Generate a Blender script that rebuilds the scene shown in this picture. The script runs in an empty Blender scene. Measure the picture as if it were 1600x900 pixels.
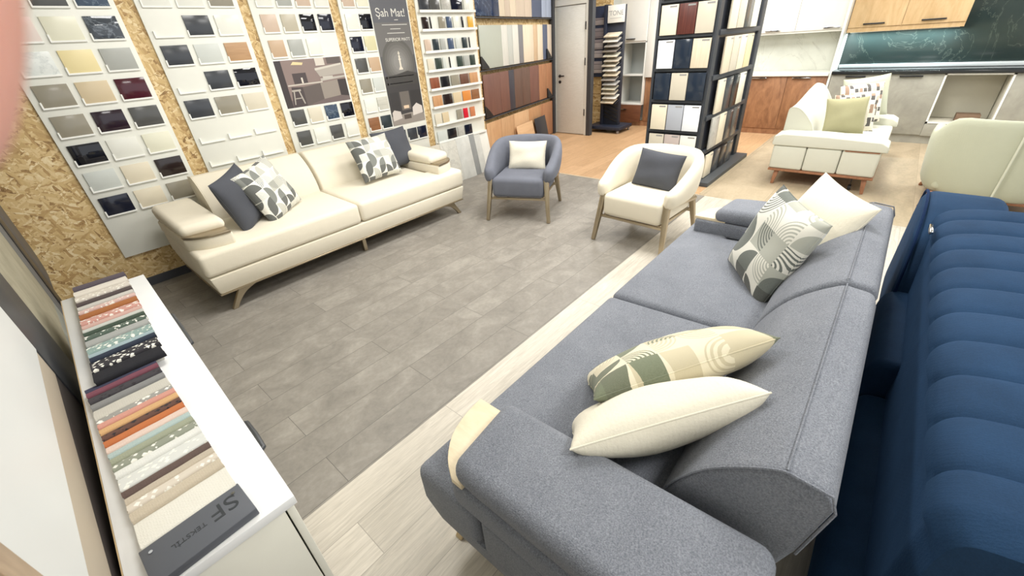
import bpy, bmesh, math, random
from mathutils import Vector, Matrix
random.seed(7)
PI = math.pi
S_ = bpy.context.scene
COL = S_.collection

# ------------------------------------------------------------------ camera
PITCH, ROLL, YAW, FPX, EYE = 0.536663625, 0.0751685652, 0.744895885, 645.096521, 1.65
_cy, _sy, _cp, _sp = math.cos(YAW), math.sin(YAW), math.cos(PITCH), math.sin(PITCH)
FWD = Vector((_cy*_cp, _sy*_cp, -_sp))
_r0 = Vector((_sy, -_cy, 0)); _d0 = FWD.cross(_r0)
RIGHT = math.cos(ROLL)*_r0 + math.sin(ROLL)*_d0
DOWN = -math.sin(ROLL)*_r0 + math.cos(ROLL)*_d0
cam_d = bpy.data.cameras.new('camera'); cam = bpy.data.objects.new('camera', cam_d); COL.objects.link(cam)
cam_d.sensor_width = 36; cam_d.lens = FPX/1600*36; cam_d.clip_start = 0.005; cam_d.clip_end = 60
cam.matrix_world = Matrix(((RIGHT.x, -DOWN.x, -FWD.x, 0), (RIGHT.y, -DOWN.y, -FWD.y, 0), (RIGHT.z, -DOWN.z, -FWD.z, EYE), (0, 0, 0, 1)))
cam_d.dof.use_dof = True; cam_d.dof.focus_distance = 2.6; cam_d.dof.aperture_fstop = 7.5
S_.camera = cam
# ------------------------------------------------------------------ world, exposure
W_ = bpy.data.worlds.new('world'); S_.world = W_; W_.use_nodes = True
W_.node_tree.nodes['Background'].inputs[0].default_value = (0.93, 0.96, 1.0, 1)
W_.node_tree.nodes['Background'].inputs[1].default_value = 1.0
S_.view_settings.view_transform = 'Standard'; S_.view_settings.look = 'None'
S_.view_settings.gamma = 1; S_.view_settings.use_curve_mapping = False
S_.view_settings.exposure = 0.60
# ceiling lamps: (x, y, size x, size y, watts)
LAMPS = [(1.3, 2.6, 1.2, .6, 34), (3.6, 2.6, 1.2, .6, 34), (3.4, 0.9, 1.2, .6, 44), (1.2, -1.2, 1.2, .6, 36), (6.2, 0.6, 1.2, .6, 50), (6.6, 3.4, 1.2, .6, 40), (7.4, -1.3, 1.2, .6, 44), (7.3, 2.2, 1.2, .6, 30)]  # last entry is an added, unseen lamp that lightens the white wall cabinets

# ------------------------------------------------------------------ materials
def S(r, g, b):
    f = lambda c: (c/255/12.92 if c/255 <= .04045 else ((c/255+.055)/1.055)**2.4)
    return (f(r), f(g), f(b), 1)
_M = {}
class N:
    def __init__(s, name):
        s.m = bpy.data.materials.new(name); s.m.use_nodes = True; s.t = s.m.node_tree; s.b = s.t.nodes['Principled BSDF']
    def n(s, ty, **k):
        q = s.t.nodes.new('ShaderNode'+ty)
        for a, v in k.items():
            if a[0] == 'i' and a[1:].isdigit(): s.set(q.inputs[int(a[1:])], v)
            elif a.startswith('in_'): s.set(q.inputs[a[3:]], v)
            else: setattr(q, a, v)
        return q
    def set(s, sock, v):
        if hasattr(v, 'is_output') or isinstance(v, bpy.types.NodeSocket): s.t.links.new(v, sock)
        else: sock.default_value = v
    def math(s, op, a, b=0.0, c=None):
        q = s.t.nodes.new('ShaderNodeMath'); q.operation = op; s.set(q.inputs[0], a); s.set(q.inputs[1], b)
        if c is not None: s.set(q.inputs[2], c)
        return q.outputs[0]
    def mix(s, f, a, b):
        q = s.t.nodes.new('ShaderNodeMix'); q.data_type = 'RGBA'; s.set(q.inputs[0], f); s.set(q.inputs[6], a); s.set(q.inputs[7], b)
        return q.outputs[2]
    def co(s, scale=(1, 1, 1), rot=(0, 0, 0), kind='Object'):
        tc = s.t.nodes.new('ShaderNodeTexCoord'); mp = s.t.nodes.new('ShaderNodeMapping')
        s.t.links.new(tc.outputs[kind], mp.inputs[0]); mp.inputs['Scale'].default_value = scale; mp.inputs['Rotation'].default_value = rot
        return mp.outputs[0]
    def noise(s, co, scale, detail=3, rough=.55, dist=0):
        q = s.n('TexNoise', in_Scale=scale, in_Detail=detail, in_Roughness=rough, in_Distortion=dist); s.set(q.inputs['Vector'], co); return q.outputs[0]
    def ramp(s, f, stops):
        q = s.t.nodes.new('ShaderNodeValToRGB'); s.set(q.inputs[0], f); e = q.color_ramp.elements
        while len(e) < len(stops): e.new(.5)
        for x, (p, c) in zip(e, stops): x.position = p; x.color = c if len(c) == 4 else (*c, 1)
        return q.outputs[0]
    def bump(s, h, strength=.2, dist=.01):
        q = s.n('Bump', in_Strength=strength, in_Distance=dist); s.set(q.inputs['Height'], h); s.t.links.new(q.outputs[0], s.b.inputs['Normal'])
    def out(s, col=None, rough=.6, metal=0, **k):
        if col is not None: s.set(s.b.inputs['Base Color'], col)
        s.set(s.b.inputs['Roughness'], rough); s.b.inputs['Metallic'].default_value = metal
        for a, v in k.items(): s.set(s.b.inputs[a.replace('_', ' ')], v)
        return s.m
def plain(r, g, b, rough=.5, metal=0, **k):
    key = ('p', r, g, b, rough, metal, tuple(k.items()))
    if key not in _M:
        n = N('paint'); co = n.co(); f = n.noise(co, 9, 2)
        c = S(r, g, b); c2 = tuple(min(1, x*.95) for x in c[:3])+(1,)
        _M[key] = n.out(n.mix(f, c2, c), rough, metal, **k)
    return _M[key]
def fabric(r, g, b, sheen=.3, weave=700, amt=.12, rough=.9):
    key = ('f', r, g, b, sheen, weave, amt)
    if key not in _M:
        n = N('fabric'); co = n.co()
        f = n.noise(co, 6, 5, .6); f2 = n.noise(co, weave*.35, 2, .7)
        c = S(r, g, b); lo = tuple(x*(1-amt*1.6) for x in c[:3])+(1,); hi = tuple(min(1, x*(1+amt)) for x in c[:3])+(1,)
        col = n.mix(n.math('ADD', n.math('MULTIPLY', f, .6), n.math('MULTIPLY', f2, .4)), lo, hi)
        wx = n.n('TexWave', in_Scale=weave/20, bands_direction='X'); n.set(wx.inputs['Vector'], co)
        wz = n.n('TexWave', in_Scale=weave/20, bands_direction='DIAGONAL'); n.set(wz.inputs['Vector'], co)
        n.bump(n.math('ADD', n.math('MULTIPLY', n.math('MULTIPLY', wx.outputs[1], wz.outputs[1]), .25), n.math('ADD', f2, n.math('MULTIPLY', f, 4.0))), .25, .004)
        n.out(col, rough); n.b.inputs['Sheen Tint'].default_value = tuple(min(1, x*3+.02) for x in c[:3])+(1,); n.b.inputs['Sheen Weight'].default_value = sheen; n.b.inputs['Sheen Roughness'].default_value = .4
        n.b.inputs['Specular IOR Level'].default_value = .12
        _M[key] = n.m
    return _M[key]
def heather(a, b):
    n = N('heather'); co = n.co(); f = n.noise(co, 5, 4, .6); g = n.noise(co, 250, 2, .7); h = n.noise(n.co((1, 3, 3)), 60, 3, .7)
    k = n.math('ADD', n.math('ADD', n.math('MULTIPLY', g, .75), n.math('MULTIPLY', h, .2)), n.math('MULTIPLY', f, .25))
    col = n.ramp(k, [(.36, S(*a)), (.86, S(*b))]); v = n.n('TexVoronoi', in_Scale=330.0); n.set(v.inputs['Vector'], co)
    n.bump(n.math('ADD', n.math('ADD', v.outputs[0], g), n.math('MULTIPLY', f, 5.0)), .4, .004)
    n.out(col, .92); n.b.inputs['Sheen Weight'].default_value = .12; n.b.inputs['Specular IOR Level'].default_value = .2
    return n.m
def wood(a, b, scale=(1, 12, 12), rough=.45, knots=1.5):
    key = ('w', a, b, scale, rough, knots)
    if key not in _M:
        n = N('wood'); co = n.co(scale)
        f = n.noise(co, 1.6, 6, .62, knots); g = n.noise(co, 9, 3, .6, .3)
        col = n.ramp(n.math('ADD', n.math('MULTIPLY', f, .72), n.math('MULTIPLY', g, .28)), [(.3, S(*a)), (.68, S(*b))])
        n.bump(g, .08, .002); _M[key] = n.out(col, rough)
    return _M[key]
def marble(base, vein, rough=.15, scale=2.0, thin=.035):
    key = ('m', base, vein, rough, scale)
    if key not in _M:
        n = N('marble'); co = n.co((1, 1, 1), (.4, .7, .3)); f = n.noise(co, scale, 6, .6, 1.2); g = n.noise(co, scale*2.5, 4, .6)
        d = n.math('ABSOLUTE', n.math('SUBTRACT', f, .52))
        v = n.math('SUBTRACT', 1, n.math('MINIMUM', n.math('DIVIDE', d, thin), 1)); v = n.math('MULTIPLY', v, g)
        c0 = n.mix(g, tuple(x*.75 for x in S(*base)[:3])+(1,), tuple(min(1, x*1.2) for x in S(*base)[:3])+(1,))
        _M[key] = n.out(n.mix(v, c0, S(*vein)), rough)
    return _M[key]
def concrete(a, b, rough=.6, scale=5):
    key = ('c', a, b, rough, scale)
    if key not in _M:
        n = N('concrete'); co = n.co(); f = n.noise(co, scale, 7, .62, .4)
        _M[key] = n.out(n.ramp(f, [(.3, S(*a)), (.7, S(*b))]), rough)
    return _M[key]
def osb():
    n = N('osb'); co = n.co((1, 1, 1)); c1 = n.noise(co, 7, 3, .6)
    outs = []
    for k, (rot, sc) in enumerate([((0, .55, 0), (11, 1, 44)), ((0, -.45, 0), (13, 1, 50)), ((0, 1.3, 0), (12, 1, 62))]):
        v = n.n('TexVoronoi', in_Scale=1.0, in_Randomness=1.0); m = n.co(tuple(1/q for q in sc), rot); m.node.vector_type = 'TEXTURE'
        dist = n.n('VectorMath', operation='ADD'); n.set(dist.inputs[0], m)
        nn = n.n('TexNoise', in_Scale=.6, in_Detail=3); n.set(nn.inputs['Vector'], m); n.set(dist.inputs[1], nn.outputs['Color'])
        n.set(v.inputs['Vector'], dist.outputs[0]); outs.append(v)
    sel = n.math('GREATER_THAN', n.noise(co, 17, 3), .5); sel2 = n.math('GREATER_THAN', n.noise(n.co((1, 1, 1), (1, 2, 3)), 19, 3), .54)
    bw = lambda o: n.n('SeparateColor', i0=o).outputs[0]
    a, b, c = [bw(o.outputs['Color']) for o in outs]
    v = n.math('ADD', n.math('MULTIPLY', a, n.math('SUBTRACT', 1, sel)), n.math('MULTIPLY', b, sel))
    v = n.math('ADD', n.math('MULTIPLY', v, n.math('SUBTRACT', 1, sel2)), n.math('MULTIPLY', c, sel2))
    grain = n.noise(co, 60, 4)
    v = n.math('ADD', n.math('MULTIPLY', v, .8), n.math('MULTIPLY', grain, .2))
    col = n.ramp(v, [(.06, S(112, 80, 44)), (.16, S(178, 144, 94)), (.45, S(206, 176, 122)), (.75, S(220, 194, 144)), (.95, S(238, 220, 180))])
    n.bump(v, .35, .006)
    return n.out(col, .6)
OSB = osb()
def floor_mat(kind):
    n = N('floor_'+kind); tc = n.n('NewGeometry').outputs['Position']
    mp = n.n('Mapping'); n.set(mp.inputs[0], tc)
    if kind == 'grey':
        mp.inputs['Location'].default_value = (.325, -1.39, 0); w, h = 1.305, .2045
        cols = (S(136, 131, 123), S(158, 153, 144), S(88, 85, 80)); st = (2.4, 2.8, 1)
    elif kind == 'plank':
        mp.inputs['Location'].default_value = (.4, -1.38+.19*6, 0); w, h = 1.3, .19
        cols = (S(190, 183, 170), S(213, 206, 193), S(150, 144, 134)); st = (1.2, 16, 1)
    elif kind == 'oak':
        mp.inputs['Location'].default_value = (.1, -1.38, 0); w, h = 1.2, .19
        cols = (S(186, 150, 112), S(206, 170, 132), S(140, 108, 76)); st = (1.2, 14, 1)
    else:
        mp.inputs['Location'].default_value = (-4.85, .4, 0); w, h = 1.2, .6
        cols = (S(176, 160, 134), S(192, 176, 150), S(140, 126, 104)); st = (1.5, 3, 1)
    v = mp.outputs[0]
    br = n.n('TexBrick', offset=.5, offset_frequency=2, squash=1); n.set(br.inputs['Vector'], v)
    for k, x in (('Color1', (0, 0, 0, 1)), ('Color2', (1, 1, 1, 1)), ('Mortar', (.5, .5, .5, 1)), ('Scale', 1), ('Mortar Size', .0016), ('Mortar Smooth', .1), ('Bias', 0), ('Brick Width', w), ('Row Height', h)): br.inputs[k].default_value = x
    tone = n.n('SeparateColor', i0=br.outputs[0]).outputs[0]
    m2 = n.n('Mapping'); n.set(m2.inputs[0], v); m2.inputs['Scale'].default_value = st
    off = n.n('VectorMath', operation='SCALE'); n.set(off.inputs[0], br.outputs[0]); off.inputs['Scale'].default_value = 11
    ad = n.n('VectorMath', operation='ADD'); n.set(ad.inputs[0], m2.outputs[0]); n.set(ad.inputs[1], off.outputs[0])
    f = n.noise(ad.outputs[0], 2.2 if kind in ('grey', 'beige') else 3.0, 6, .65, .6 if kind in ('grey', 'beige') else 1.2)
    f2 = n.noise(ad.outputs[0], 16, 3, .6, .2)
    k = n.math('ADD', n.math('ADD', n.math('MULTIPLY', f, .95), n.math('MULTIPLY', f2, .35)), n.math('MULTIPLY', tone, .11 if kind == 'grey' else .2))
    col = n.ramp(k, [(.45, tuple(x*.76 for x in cols[0][:3])), (.7, cols[0]), (1.0, cols[1])])
    if kind in ('grey',):
        pass
    col = n.mix(n.math('MULTIPLY', br.outputs[1], .8), col, cols[2])
    n.bump(f2, .06, .002)
    return n.out(col, n.math('ADD', .38, n.math('MULTIPLY', f, .2)), Specular_IOR_Level=.4)
def print_fabric(bg, c1, c2, c3, tile=.092, style='circles'):
    """woven geometric cushion cloth, drawn in the cushion's own flat coordinates"""
    n = N('print_fabric'); tc = n.t.nodes.new('ShaderNodeTexCoord'); mp = n.t.nodes.new('ShaderNodeMapping'); n.set(mp.inputs[0], tc.outputs['Object'])
    mp.inputs['Scale'].default_value = (1/tile, 1/tile, 0); mp.inputs['Location'].default_value = (.5, .3, 0)
    sp = n.n('SeparateXYZ'); n.set(sp.inputs[0], mp.outputs[0]); X, Y = sp.outputs[0], sp.outputs[1]
    wn = n.n('TexWhiteNoise', noise_dimensions='2D')
    fl = n.n('CombineXYZ', i0=n.math('FLOOR', X), i1=n.math('FLOOR', Y)); n.set(wn.inputs['Vector'], fl.outputs[0])
    sc = n.n('SeparateColor', i0=wn.outputs['Color']); r1, r2, r3 = sc.outputs[0], sc.outputs[1], sc.outputs[2]
    u, v = n.math('FRACT', X), n.math('FRACT', Y)
    if style == 'circles':
        cx = n.math('GREATER_THAN', r1, .5); cy = n.math('GREATER_THAN', r2, .5)
        dx, dy = n.math('SUBTRACT', u, cx), n.math('SUBTRACT', v, cy)
        d = n.math('SQRT', n.math('ADD', n.math('MULTIPLY', dx, dx), n.math('MULTIPLY', dy, dy)))
        inside = n.math('LESS_THAN', d, .95)
        rings = n.math('GREATER_THAN', n.math('SINE', n.math('MULTIPLY', d, 42)), .1)
        ring_on = n.math('GREATER_THAN', r3, .72)
        colr = n.ramp(r3, [(0, c1), (.3, c2), (.52, c1), (.62, c3), (.9, c2)]); colr.node.color_ramp.interpolation = 'CONSTANT'
        col = n.mix(n.math('MULTIPLY', inside, n.math('ADD', n.math('SUBTRACT', 1, ring_on), n.math('MULTIPLY', ring_on, rings))), n.mix(n.math('GREATER_THAN', r1, .8), bg, c3), colr)
    else:
        edge = n.math('GREATER_THAN', n.math('ADD', u, n.math('MULTIPLY', n.noise(mp.outputs[0], 1.2, 2), .5)), .45)
        colr = n.ramp(r1, [(0, bg), (.3, c1), (.45, bg), (.6, c2), (.78, c3), (.9, bg)]); colr.node.color_ramp.interpolation = 'CONSTANT'
        col = n.mix(edge, bg, colr)
    th = n.noise(n.co((60, 400, 60)), 3, 2, .7)
    col = n.mix(n.math('MULTIPLY', th, .45), col, n.mix(.5, col, bg))
    n.bump(n.noise(n.co(), 320, 2, .7), .25, .002)
    return n.out(col, .9, Sheen_Weight=.15, Specular_IOR_Level=.2)
WHITE = plain(236, 236, 226, .35); GLOSSW = plain(240, 240, 234, .12); WEDGE = plain(246, 246, 240, .3)
BLACK = plain(28, 29, 32, .35); CHAR = plain(62, 64, 68, .45); CHARC = plain(72, 74, 80, .5)
CHAMP = plain(176, 162, 138, .32, .85); GOLD = plain(200, 182, 148, .3, .8); CHROME = plain(190, 192, 196, .12, 1)
GREYF = heather((86, 90, 100), (150, 154, 162)); GREYV = fabric(112, 115, 125, .2, 700, .2); CREAMF = fabric(229, 221, 202, .1, 900, .05)
BLUEF = fabric(36, 62, 92, .22, 900, .42, .8); DARKP = fabric(80, 82, 88, .3, 800, .14); WHITEP = fabric(232, 226, 208, .08, 420, .07)
OFFW = fabric(208, 208, 194, .15, 700, .04); OLIVEF = fabric(168, 164, 130, .5, 900, .16); SAGEC = fabric(190, 193, 172, .2, 900, .05)
MINT = fabric(214, 216, 198, .2, 900, .04)
PRINT = print_fabric(S(226, 224, 214), S(62, 66, 66), S(104, 108, 104), S(178, 178, 168), .076)
PRINTG = print_fabric(S(222, 214, 190), S(84, 94, 76), S(96, 108, 86), S(196, 186, 158), .1)
PRINTB = print_fabric(S(222, 220, 210), S(40, 46, 44), S(78, 86, 82), S(166, 168, 158), .115)
PRINTM = print_fabric(S(236, 230, 214), S(44, 42, 50), S(150, 118, 98), S(214, 190, 170), .045, 'dabs')
LEGW = wood((128, 84, 58), (166, 116, 84), (10, 10, 3))
TRAY = wood((214, 196, 162), (232, 216, 186), (10, 3, 3), .45)

# ------------------------------------------------------------------ mesh helpers
def finish(name, bm, mat, parent=None, smooth=40, loc=None):
    me = bpy.data.meshes.new(name); bmesh.ops.recalc_face_normals(bm, faces=bm.faces[:]); bm.to_mesh(me); bm.free()
    for m in (mat if isinstance(mat, (list, tuple)) else [mat]): me.materials.append(m)
    if smooth:
        for p in me.polygons: p.use_smooth = True
        me.set_sharp_from_angle(angle=math.radians(smooth))
    o = bpy.data.objects.new(name, me); COL.objects.link(o)
    if parent: o.parent = parent
    if loc: o.location = loc
    return o
obj = finish
def tag(o, label=None, cat=None, group=None, kind=None):
    if label: o['label'] = label
    if cat: o['category'] = cat
    if group: o['group'] = group
    if kind: o['kind'] = kind
    return o
def thing(name, label, cat, loc=(0, 0, 0), rotz=0, group=None):
    o = bpy.data.objects.new(name, None); COL.objects.link(o); o.location = loc; o.rotation_euler = (0, 0, rotz); o.empty_display_size = .1
    return tag(o, label, cat, group)
def copy_tree(o, parent=None):
    c = o.copy(); COL.objects.link(c)
    if parent: c.parent = parent
    for ch in list(o.children): copy_tree(ch, c)
    return c
def bevel(bm, r, seg=2, ang=None):
    if r <= 0: return
    es = [e for e in bm.edges if len(e.link_faces) == 2 and e.calc_face_angle(0) > (ang or .35)]
    bmesh.ops.bevel(bm, geom=es, offset=r, segments=seg, profile=.5, affect='EDGES', clamp_overlap=True)
def box(x0, x1, y0, y1, z0, z1, r=0, seg=2, bm=None):
    own = bm is None; b = bmesh.new()
    vs = [b.verts.new((x, y, z)) for x in (x0, x1) for y in (y0, y1) for z in (z0, z1)]
    for f in ((0, 1, 3, 2), (4, 6, 7, 5), (0, 4, 5, 1), (2, 3, 7, 6), (0, 2, 6, 4), (1, 5, 7, 3)): b.faces.new([vs[i] for i in f])
    bmesh.ops.recalc_face_normals(b, faces=b.faces[:]); bevel(b, r, seg)
    if own: return b
    return merge(bm, b)
def merge(bm, b):
    mp = {v: bm.verts.new(v.co) for v in b.verts}
    for f in b.faces:
        nf = bm.faces.new([mp[v] for v in f.verts]); nf.material_index = f.material_index
    b.free(); return bm
def prism(pts, axis, a, b, r=0, seg=3, ang=None):
    """polygon pts in the plane normal to axis, extruded from a to b.  axis 'x': pts=(y,z); 'y': (x,z); 'z': (x,y)"""
    bm = bmesh.new()
    P = {'x': lambda p, t: (t, p[0], p[1]), 'y': lambda p, t: (p[0], t, p[1]), 'z': lambda p, t: (p[0], p[1], t)}[axis]
    A = [bm.verts.new(P(p, a)) for p in pts]; B = [bm.verts.new(P(p, b)) for p in pts]; n = len(pts)
    bm.faces.new(A); bm.faces.new(B[::-1])
    for i in range(n): bm.faces.new((A[i], B[i], B[(i+1) % n], A[(i+1) % n]))
    bmesh.ops.recalc_face_normals(bm, faces=bm.faces[:]); bevel(bm, r, seg, ang)
    return bm
def smooth_path(pts, k=4, closed=False):
    out = []; n = len(pts); P = [Vector(p) for p in pts]
    rng = range(n if closed else n-1)
    for i in rng:
        g = lambda j: P[j % n] if closed else P[max(0, min(n-1, j))]
        p0, p1, p2, p3 = g(i-1), g(i), g(i+1), g(i+2)
        for s in range(k):
            t = s/k
            out.append(.5*((2*p1)+(p2-p0)*t+(2*p0-5*p1+4*p2-p3)*t*t+(3*p1-p0-3*p2+p3)*t**3))
    if not closed: out.append(P[-1])
    return out
def tube(pts, r, n=8, bm=None, closed=False, flat=1.0):
    own = bm is None; bm = bm or bmesh.new(); P = [Vector(p) for p in pts]; rings = []; up = None
    for i, p in enumerate(P):
        a = P[i-1] if i or closed else P[0]; b = P[(i+1) % len(P)] if (i < len(P)-1 or closed) else P[-1]
        t = (b-a).normalized()
        if up is None: up = Vector((0, 0, 1)) if abs(t.z) < .9 else Vector((1, 0, 0))
        u = (up-t*up.dot(t)).normalized(); w = t.cross(u); up = u
        rr = r[i] if isinstance(r, (list, tuple)) else r
        rings.append([bm.verts.new(p+u*math.cos(q)*rr+w*math.sin(q)*rr*flat) for q in [2*PI*k/n for k in range(n)]])
    m = len(rings)
    for i in range(m if closed else m-1):
        A, B = rings[i], rings[(i+1) % m]
        for k in range(n): bm.faces.new((A[k], A[(k+1) % n], B[(k+1) % n], B[k]))
    if not closed: bm.faces.new(rings[0][::-1]); bm.faces.new(rings[-1])
    return bm
def bar(p, q, w, d, w2=None, d2=None, r=.004, up=(0, 0, 1)):
    """tapered four-sided bar from p to q"""
    bm = bmesh.new(); p, q = Vector(p), Vector(q); t = (q-p).normalized(); u = Vector(up)
    if abs(t.dot(u)) > .95: u = Vector((0, 1, 0))
    s = t.cross(u).normalized(); u = s.cross(t).normalized(); R = []
    for c, a, b in ((p, w, d), (q, w2 or w, d2 or d)):
        R.append([bm.verts.new(c+s*x*a/2+u*y*b/2) for x, y in ((-1, -1), (1, -1), (1, 1), (-1, 1))])
    bm.faces.new(R[0][::-1]); bm.faces.new(R[1])
    for i in range(4): bm.faces.new((R[0][i], R[0][(i+1) % 4], R[1][(i+1) % 4], R[1][i]))
    bmesh.ops.recalc_face_normals(bm, faces=bm.faces[:]); bevel(bm, r, 2)
    return bm
def cyl(c, r, h, n=20, axis='z', r2=None):
    bm = bmesh.new(); r2 = r if r2 is None else r2; R = []
    for t, q in ((0, r), (h, r2)):
        ring = []
        for k in range(n):
            a = 2*PI*k/n; x, y = math.cos(a)*q, math.sin(a)*q
            v = {'z': (x, y, t), 'x': (t, x, y), 'y': (x, t, y)}[axis]; ring.append(bm.verts.new(Vector(c)+Vector(v)))
        R.append(ring)
    bm.faces.new(R[0][::-1]); bm.faces.new(R[1])
    for k in range(n): bm.faces.new((R[0][k], R[0][(k+1) % n], R[1][(k+1) % n], R[1][k]))
    return bm
def text(name, body, size, loc, rot, mat, parent=None, align='CENTER', extrude=.0004):
    c = bpy.data.curves.new(name, 'FONT'); c.body = body; c.size = size; c.align_x = align; c.extrude = extrude; c.materials.append(mat)
    o = bpy.data.objects.new(name, c); COL.objects.link(o); o.location = loc; o.rotation_euler = rot
    dg = bpy.context.evaluated_depsgraph_get(); me = bpy.data.meshes.new_from_object(o.evaluated_get(dg)); me.name = name
    q = bpy.data.objects.new(name, me); COL.objects.link(q); q.location = loc; q.rotation_euler = rot
    bpy.data.objects.remove(o); q.name = name
    if not me.materials: me.materials.append(mat)
    if parent: q.parent = parent
    return q
def structure(name, bm, mat, smooth=0):
    return tag(finish(name, bm, mat, None, smooth), kind='structure')

# ------------------------------------------------------------------ room
YW = 4.585                       # display wall of chipboard, facing -y
structure('floor', box(-.6, 4.85, 1.38, YW+.1, -.05, 0), floor_mat('grey'))
structure('floor_plank', box(-.6, 4.85, -4.0, 1.38, -.05, -.0005), floor_mat('plank'))
structure('floor_oak', box(4.85, 9.3, 1.45, 5.6, -.05, -.0005), floor_mat('oak'))
structure('floor_beige', box(4.85, 9.3, -4.0, 1.45, -.05, -.0008), floor_mat('beige'))
structure('trim_1', box(4.84, 4.87, 1.45, 4.6, -.01, .003), plain(206, 190, 164, .4, .3))
structure('trim_2', box(4.9, 9.2, 1.44, 1.462, -.01, .002), plain(200, 184, 156, .4, .3))
structure('wall_back', box(-.6, 4.66, YW, YW+.12, 0, 2.95), OSB)
structure('baseboard_back', box(-.3, 4.64, YW-.014, YW, 0, .075, .003), plain(66, 68, 74, .5))
structure('wall_left', box(-.6, -.36, -4, YW, 0, 2.95), plain(196, 196, 190, .7))
A_, B_ = Vector((4.64, 4.6)), Vector((7.3, 5.2)); UX = (B_-A_).normalized(); SL = math.atan2(UX.y, UX.x)
o = structure('wall_slanted', box(0, 2.75, .05, .17, 0, 2.95), OSB); o.location = (A_.x, A_.y, 0); o.rotation_euler.z = SL
structure('wall_passage', box(7.32, 7.45, 4.44, 5.5, 0, 2.95), plain(222, 222, 214, .6))
structure('wall_passage_side', box(7.45, 8.1, 4.9, 5.0, 0, 2.95), OSB)
structure('wall_passage_end', box(8.02, 8.12, 4.46, 5.0, 0, 2.95), OSB)
structure('wall_kitchen', box(9.12, 9.3, -4, 5.6, 0, 2.95), plain(226, 226, 214, .6))
structure('ceiling', box(-.6, 9.3, -4, 5.6, 2.95, 3.05), plain(238, 238, 232, .8))
for i, (x, y, a, b, w) in enumerate(LAMPS):
    t = thing('ceiling_light', 'rectangular ceiling lamp panel overhead, '+['above the cream sofa', 'above the armchairs', 'above the grey sofa seats', 'behind the camera', 'above the pale sofa', 'near the sample stand', 'by the grey kitchen', 'added to brighten the oak kitchen'][i], 'lamp', (x, y, 2.95), 0, 'ceiling lamp panels')
    obj('frame', box(-a/2-.02, a/2+.02, -b/2-.02, b/2+.02, -.03, 0, .004), WHITE, t)
    ld = bpy.data.lights.new('lamp', 'AREA'); ld.shape = 'RECTANGLE'; ld.size = a; ld.size_y = b; ld.energy = w; ld.color = (1, .985, .955)
    lo = bpy.data.objects.new('lamp', ld); COL.objects.link(lo); lo.parent = t; lo.location = (0, 0, -.035)

# ------------------------------------------------------------------ display boards with samples
CN = {  # colour name -> material
 'white': plain(232, 232, 222, .25), 'ivory': plain(232, 230, 208, .3), 'glossy_dark': marble((70, 76, 84), (150, 160, 170), .06, 5),
 'marbled_white': marble((230, 234, 230), (190, 196, 194), .25, 3), 'pale_yellow': plain(238, 222, 168, .35), 'grey': plain(172, 174, 168, .3),
 'taupe': plain(150, 144, 128, .18), 'beige': plain(212, 194, 160, .3), 'burgundy': plain(74, 22, 36, .12), 'aubergine': plain(40, 24, 36, .1),
 'dark_grey': plain(84, 84, 82, .2), 'glossy_black': plain(14, 16, 26, .04), 'light_grey': plain(204, 208, 202, .3), 'cream': plain(230, 220, 196, .3),
 'dark_brown': plain(44, 34, 32, .12), 'navy': plain(26, 30, 46, .1), 'blue_grey': marble((60, 76, 96), (120, 136, 150), .08, 6), 'pinkish_white': plain(228, 214, 206, .3),
 'charcoal': plain(60, 63, 68, .22), 'oak': wood((168, 130, 92), (196, 158, 118), (1, 3, 14)), 'light_beige': plain(216, 208, 188, .3),
 'warm_grey': plain(190, 182, 162, .3), 'rosy_beige': plain(206, 184, 164, .3), 'tan': plain(196, 168, 138, .3), 'brown_wood': wood((120, 78, 48), (158, 108, 70), (1, 3, 14)),
 'dark_teal': plain(48, 58, 62, .25), 'striped_grey': wood((180, 178, 166), (214, 212, 200), (1, 3, 14)), 'slate_blue': plain(74, 90, 116, .2),
 'yellow': plain(226, 176, 66, .3), 'dark_green': plain(54, 66, 60, .3), 'red_brown': wood((110, 56, 36), (150, 84, 54), (14, 3, 1)), 'orange': plain(216, 140, 70, .3),
 'red': plain(206, 34, 52, .25), 'orange_tan': plain(198, 126, 86, .3), 'black': plain(30, 30, 34, .2), 'olive_beige': plain(214, 208, 168, .3),
 'stone': marble((190, 188, 180), (150, 148, 140), .3, 6), 'brown': wood((86, 56, 44), (120, 82, 64), (14, 3, 1)), 'tan_wood': wood((176, 126, 84), (206, 160, 116), (14, 3, 1)),
 'mahogany': wood((66, 28, 24), (104, 52, 42), (14, 14, 1)), 'cool_white': plain(238, 242, 246, .15), 'mid_grey': plain(176, 180, 188, .25), 'pale_wood': wood((206, 192, 166), (228, 214, 190), (14, 14, 1.5)),
 'sand': plain(226, 210, 166, .3), 'greige': plain(206, 198, 180, .3), 'mauve_grey': plain(192, 178, 172, .3), 'dark_blue': plain(38, 48, 62, .12),
}
ORD = ['first', 'second', 'third', 'fourth', 'fifth', 'sixth', 'seventh', 'eighth', 'ninth', 'tenth', 'eleventh', 'twelfth', 'thirteenth', 'fourteenth', 'fifteenth', 'sixteenth']
YB = 4.565
def sample_board(x0, x1, z0, label):
    t = thing('sample_board', label, 'sample board', ((x0+x1)/2, YW, z0))
    obj('panel', box(x0-(x0+x1)/2, x1-(x0+x1)/2, -.02, -.001, 0, 2.62-z0, .002), WHITE, t)
    return t
def wall_sample(c, x, ztop, w, h, board, where):
    """a plate of coloured material clipped on a board"""
    bm = box(-w/2, w/2, -.009, 0, 0, h, .0015)
    o = obj('material_sample', bm, CN[c], None, 40, (x+w/2, YB-.0015, ztop-h)); cn = c.replace('_', ' ')
    tag(o, f'{cn} finish sample on the {board}, {where}', 'sample', 'finish samples on the '+board)
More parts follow.
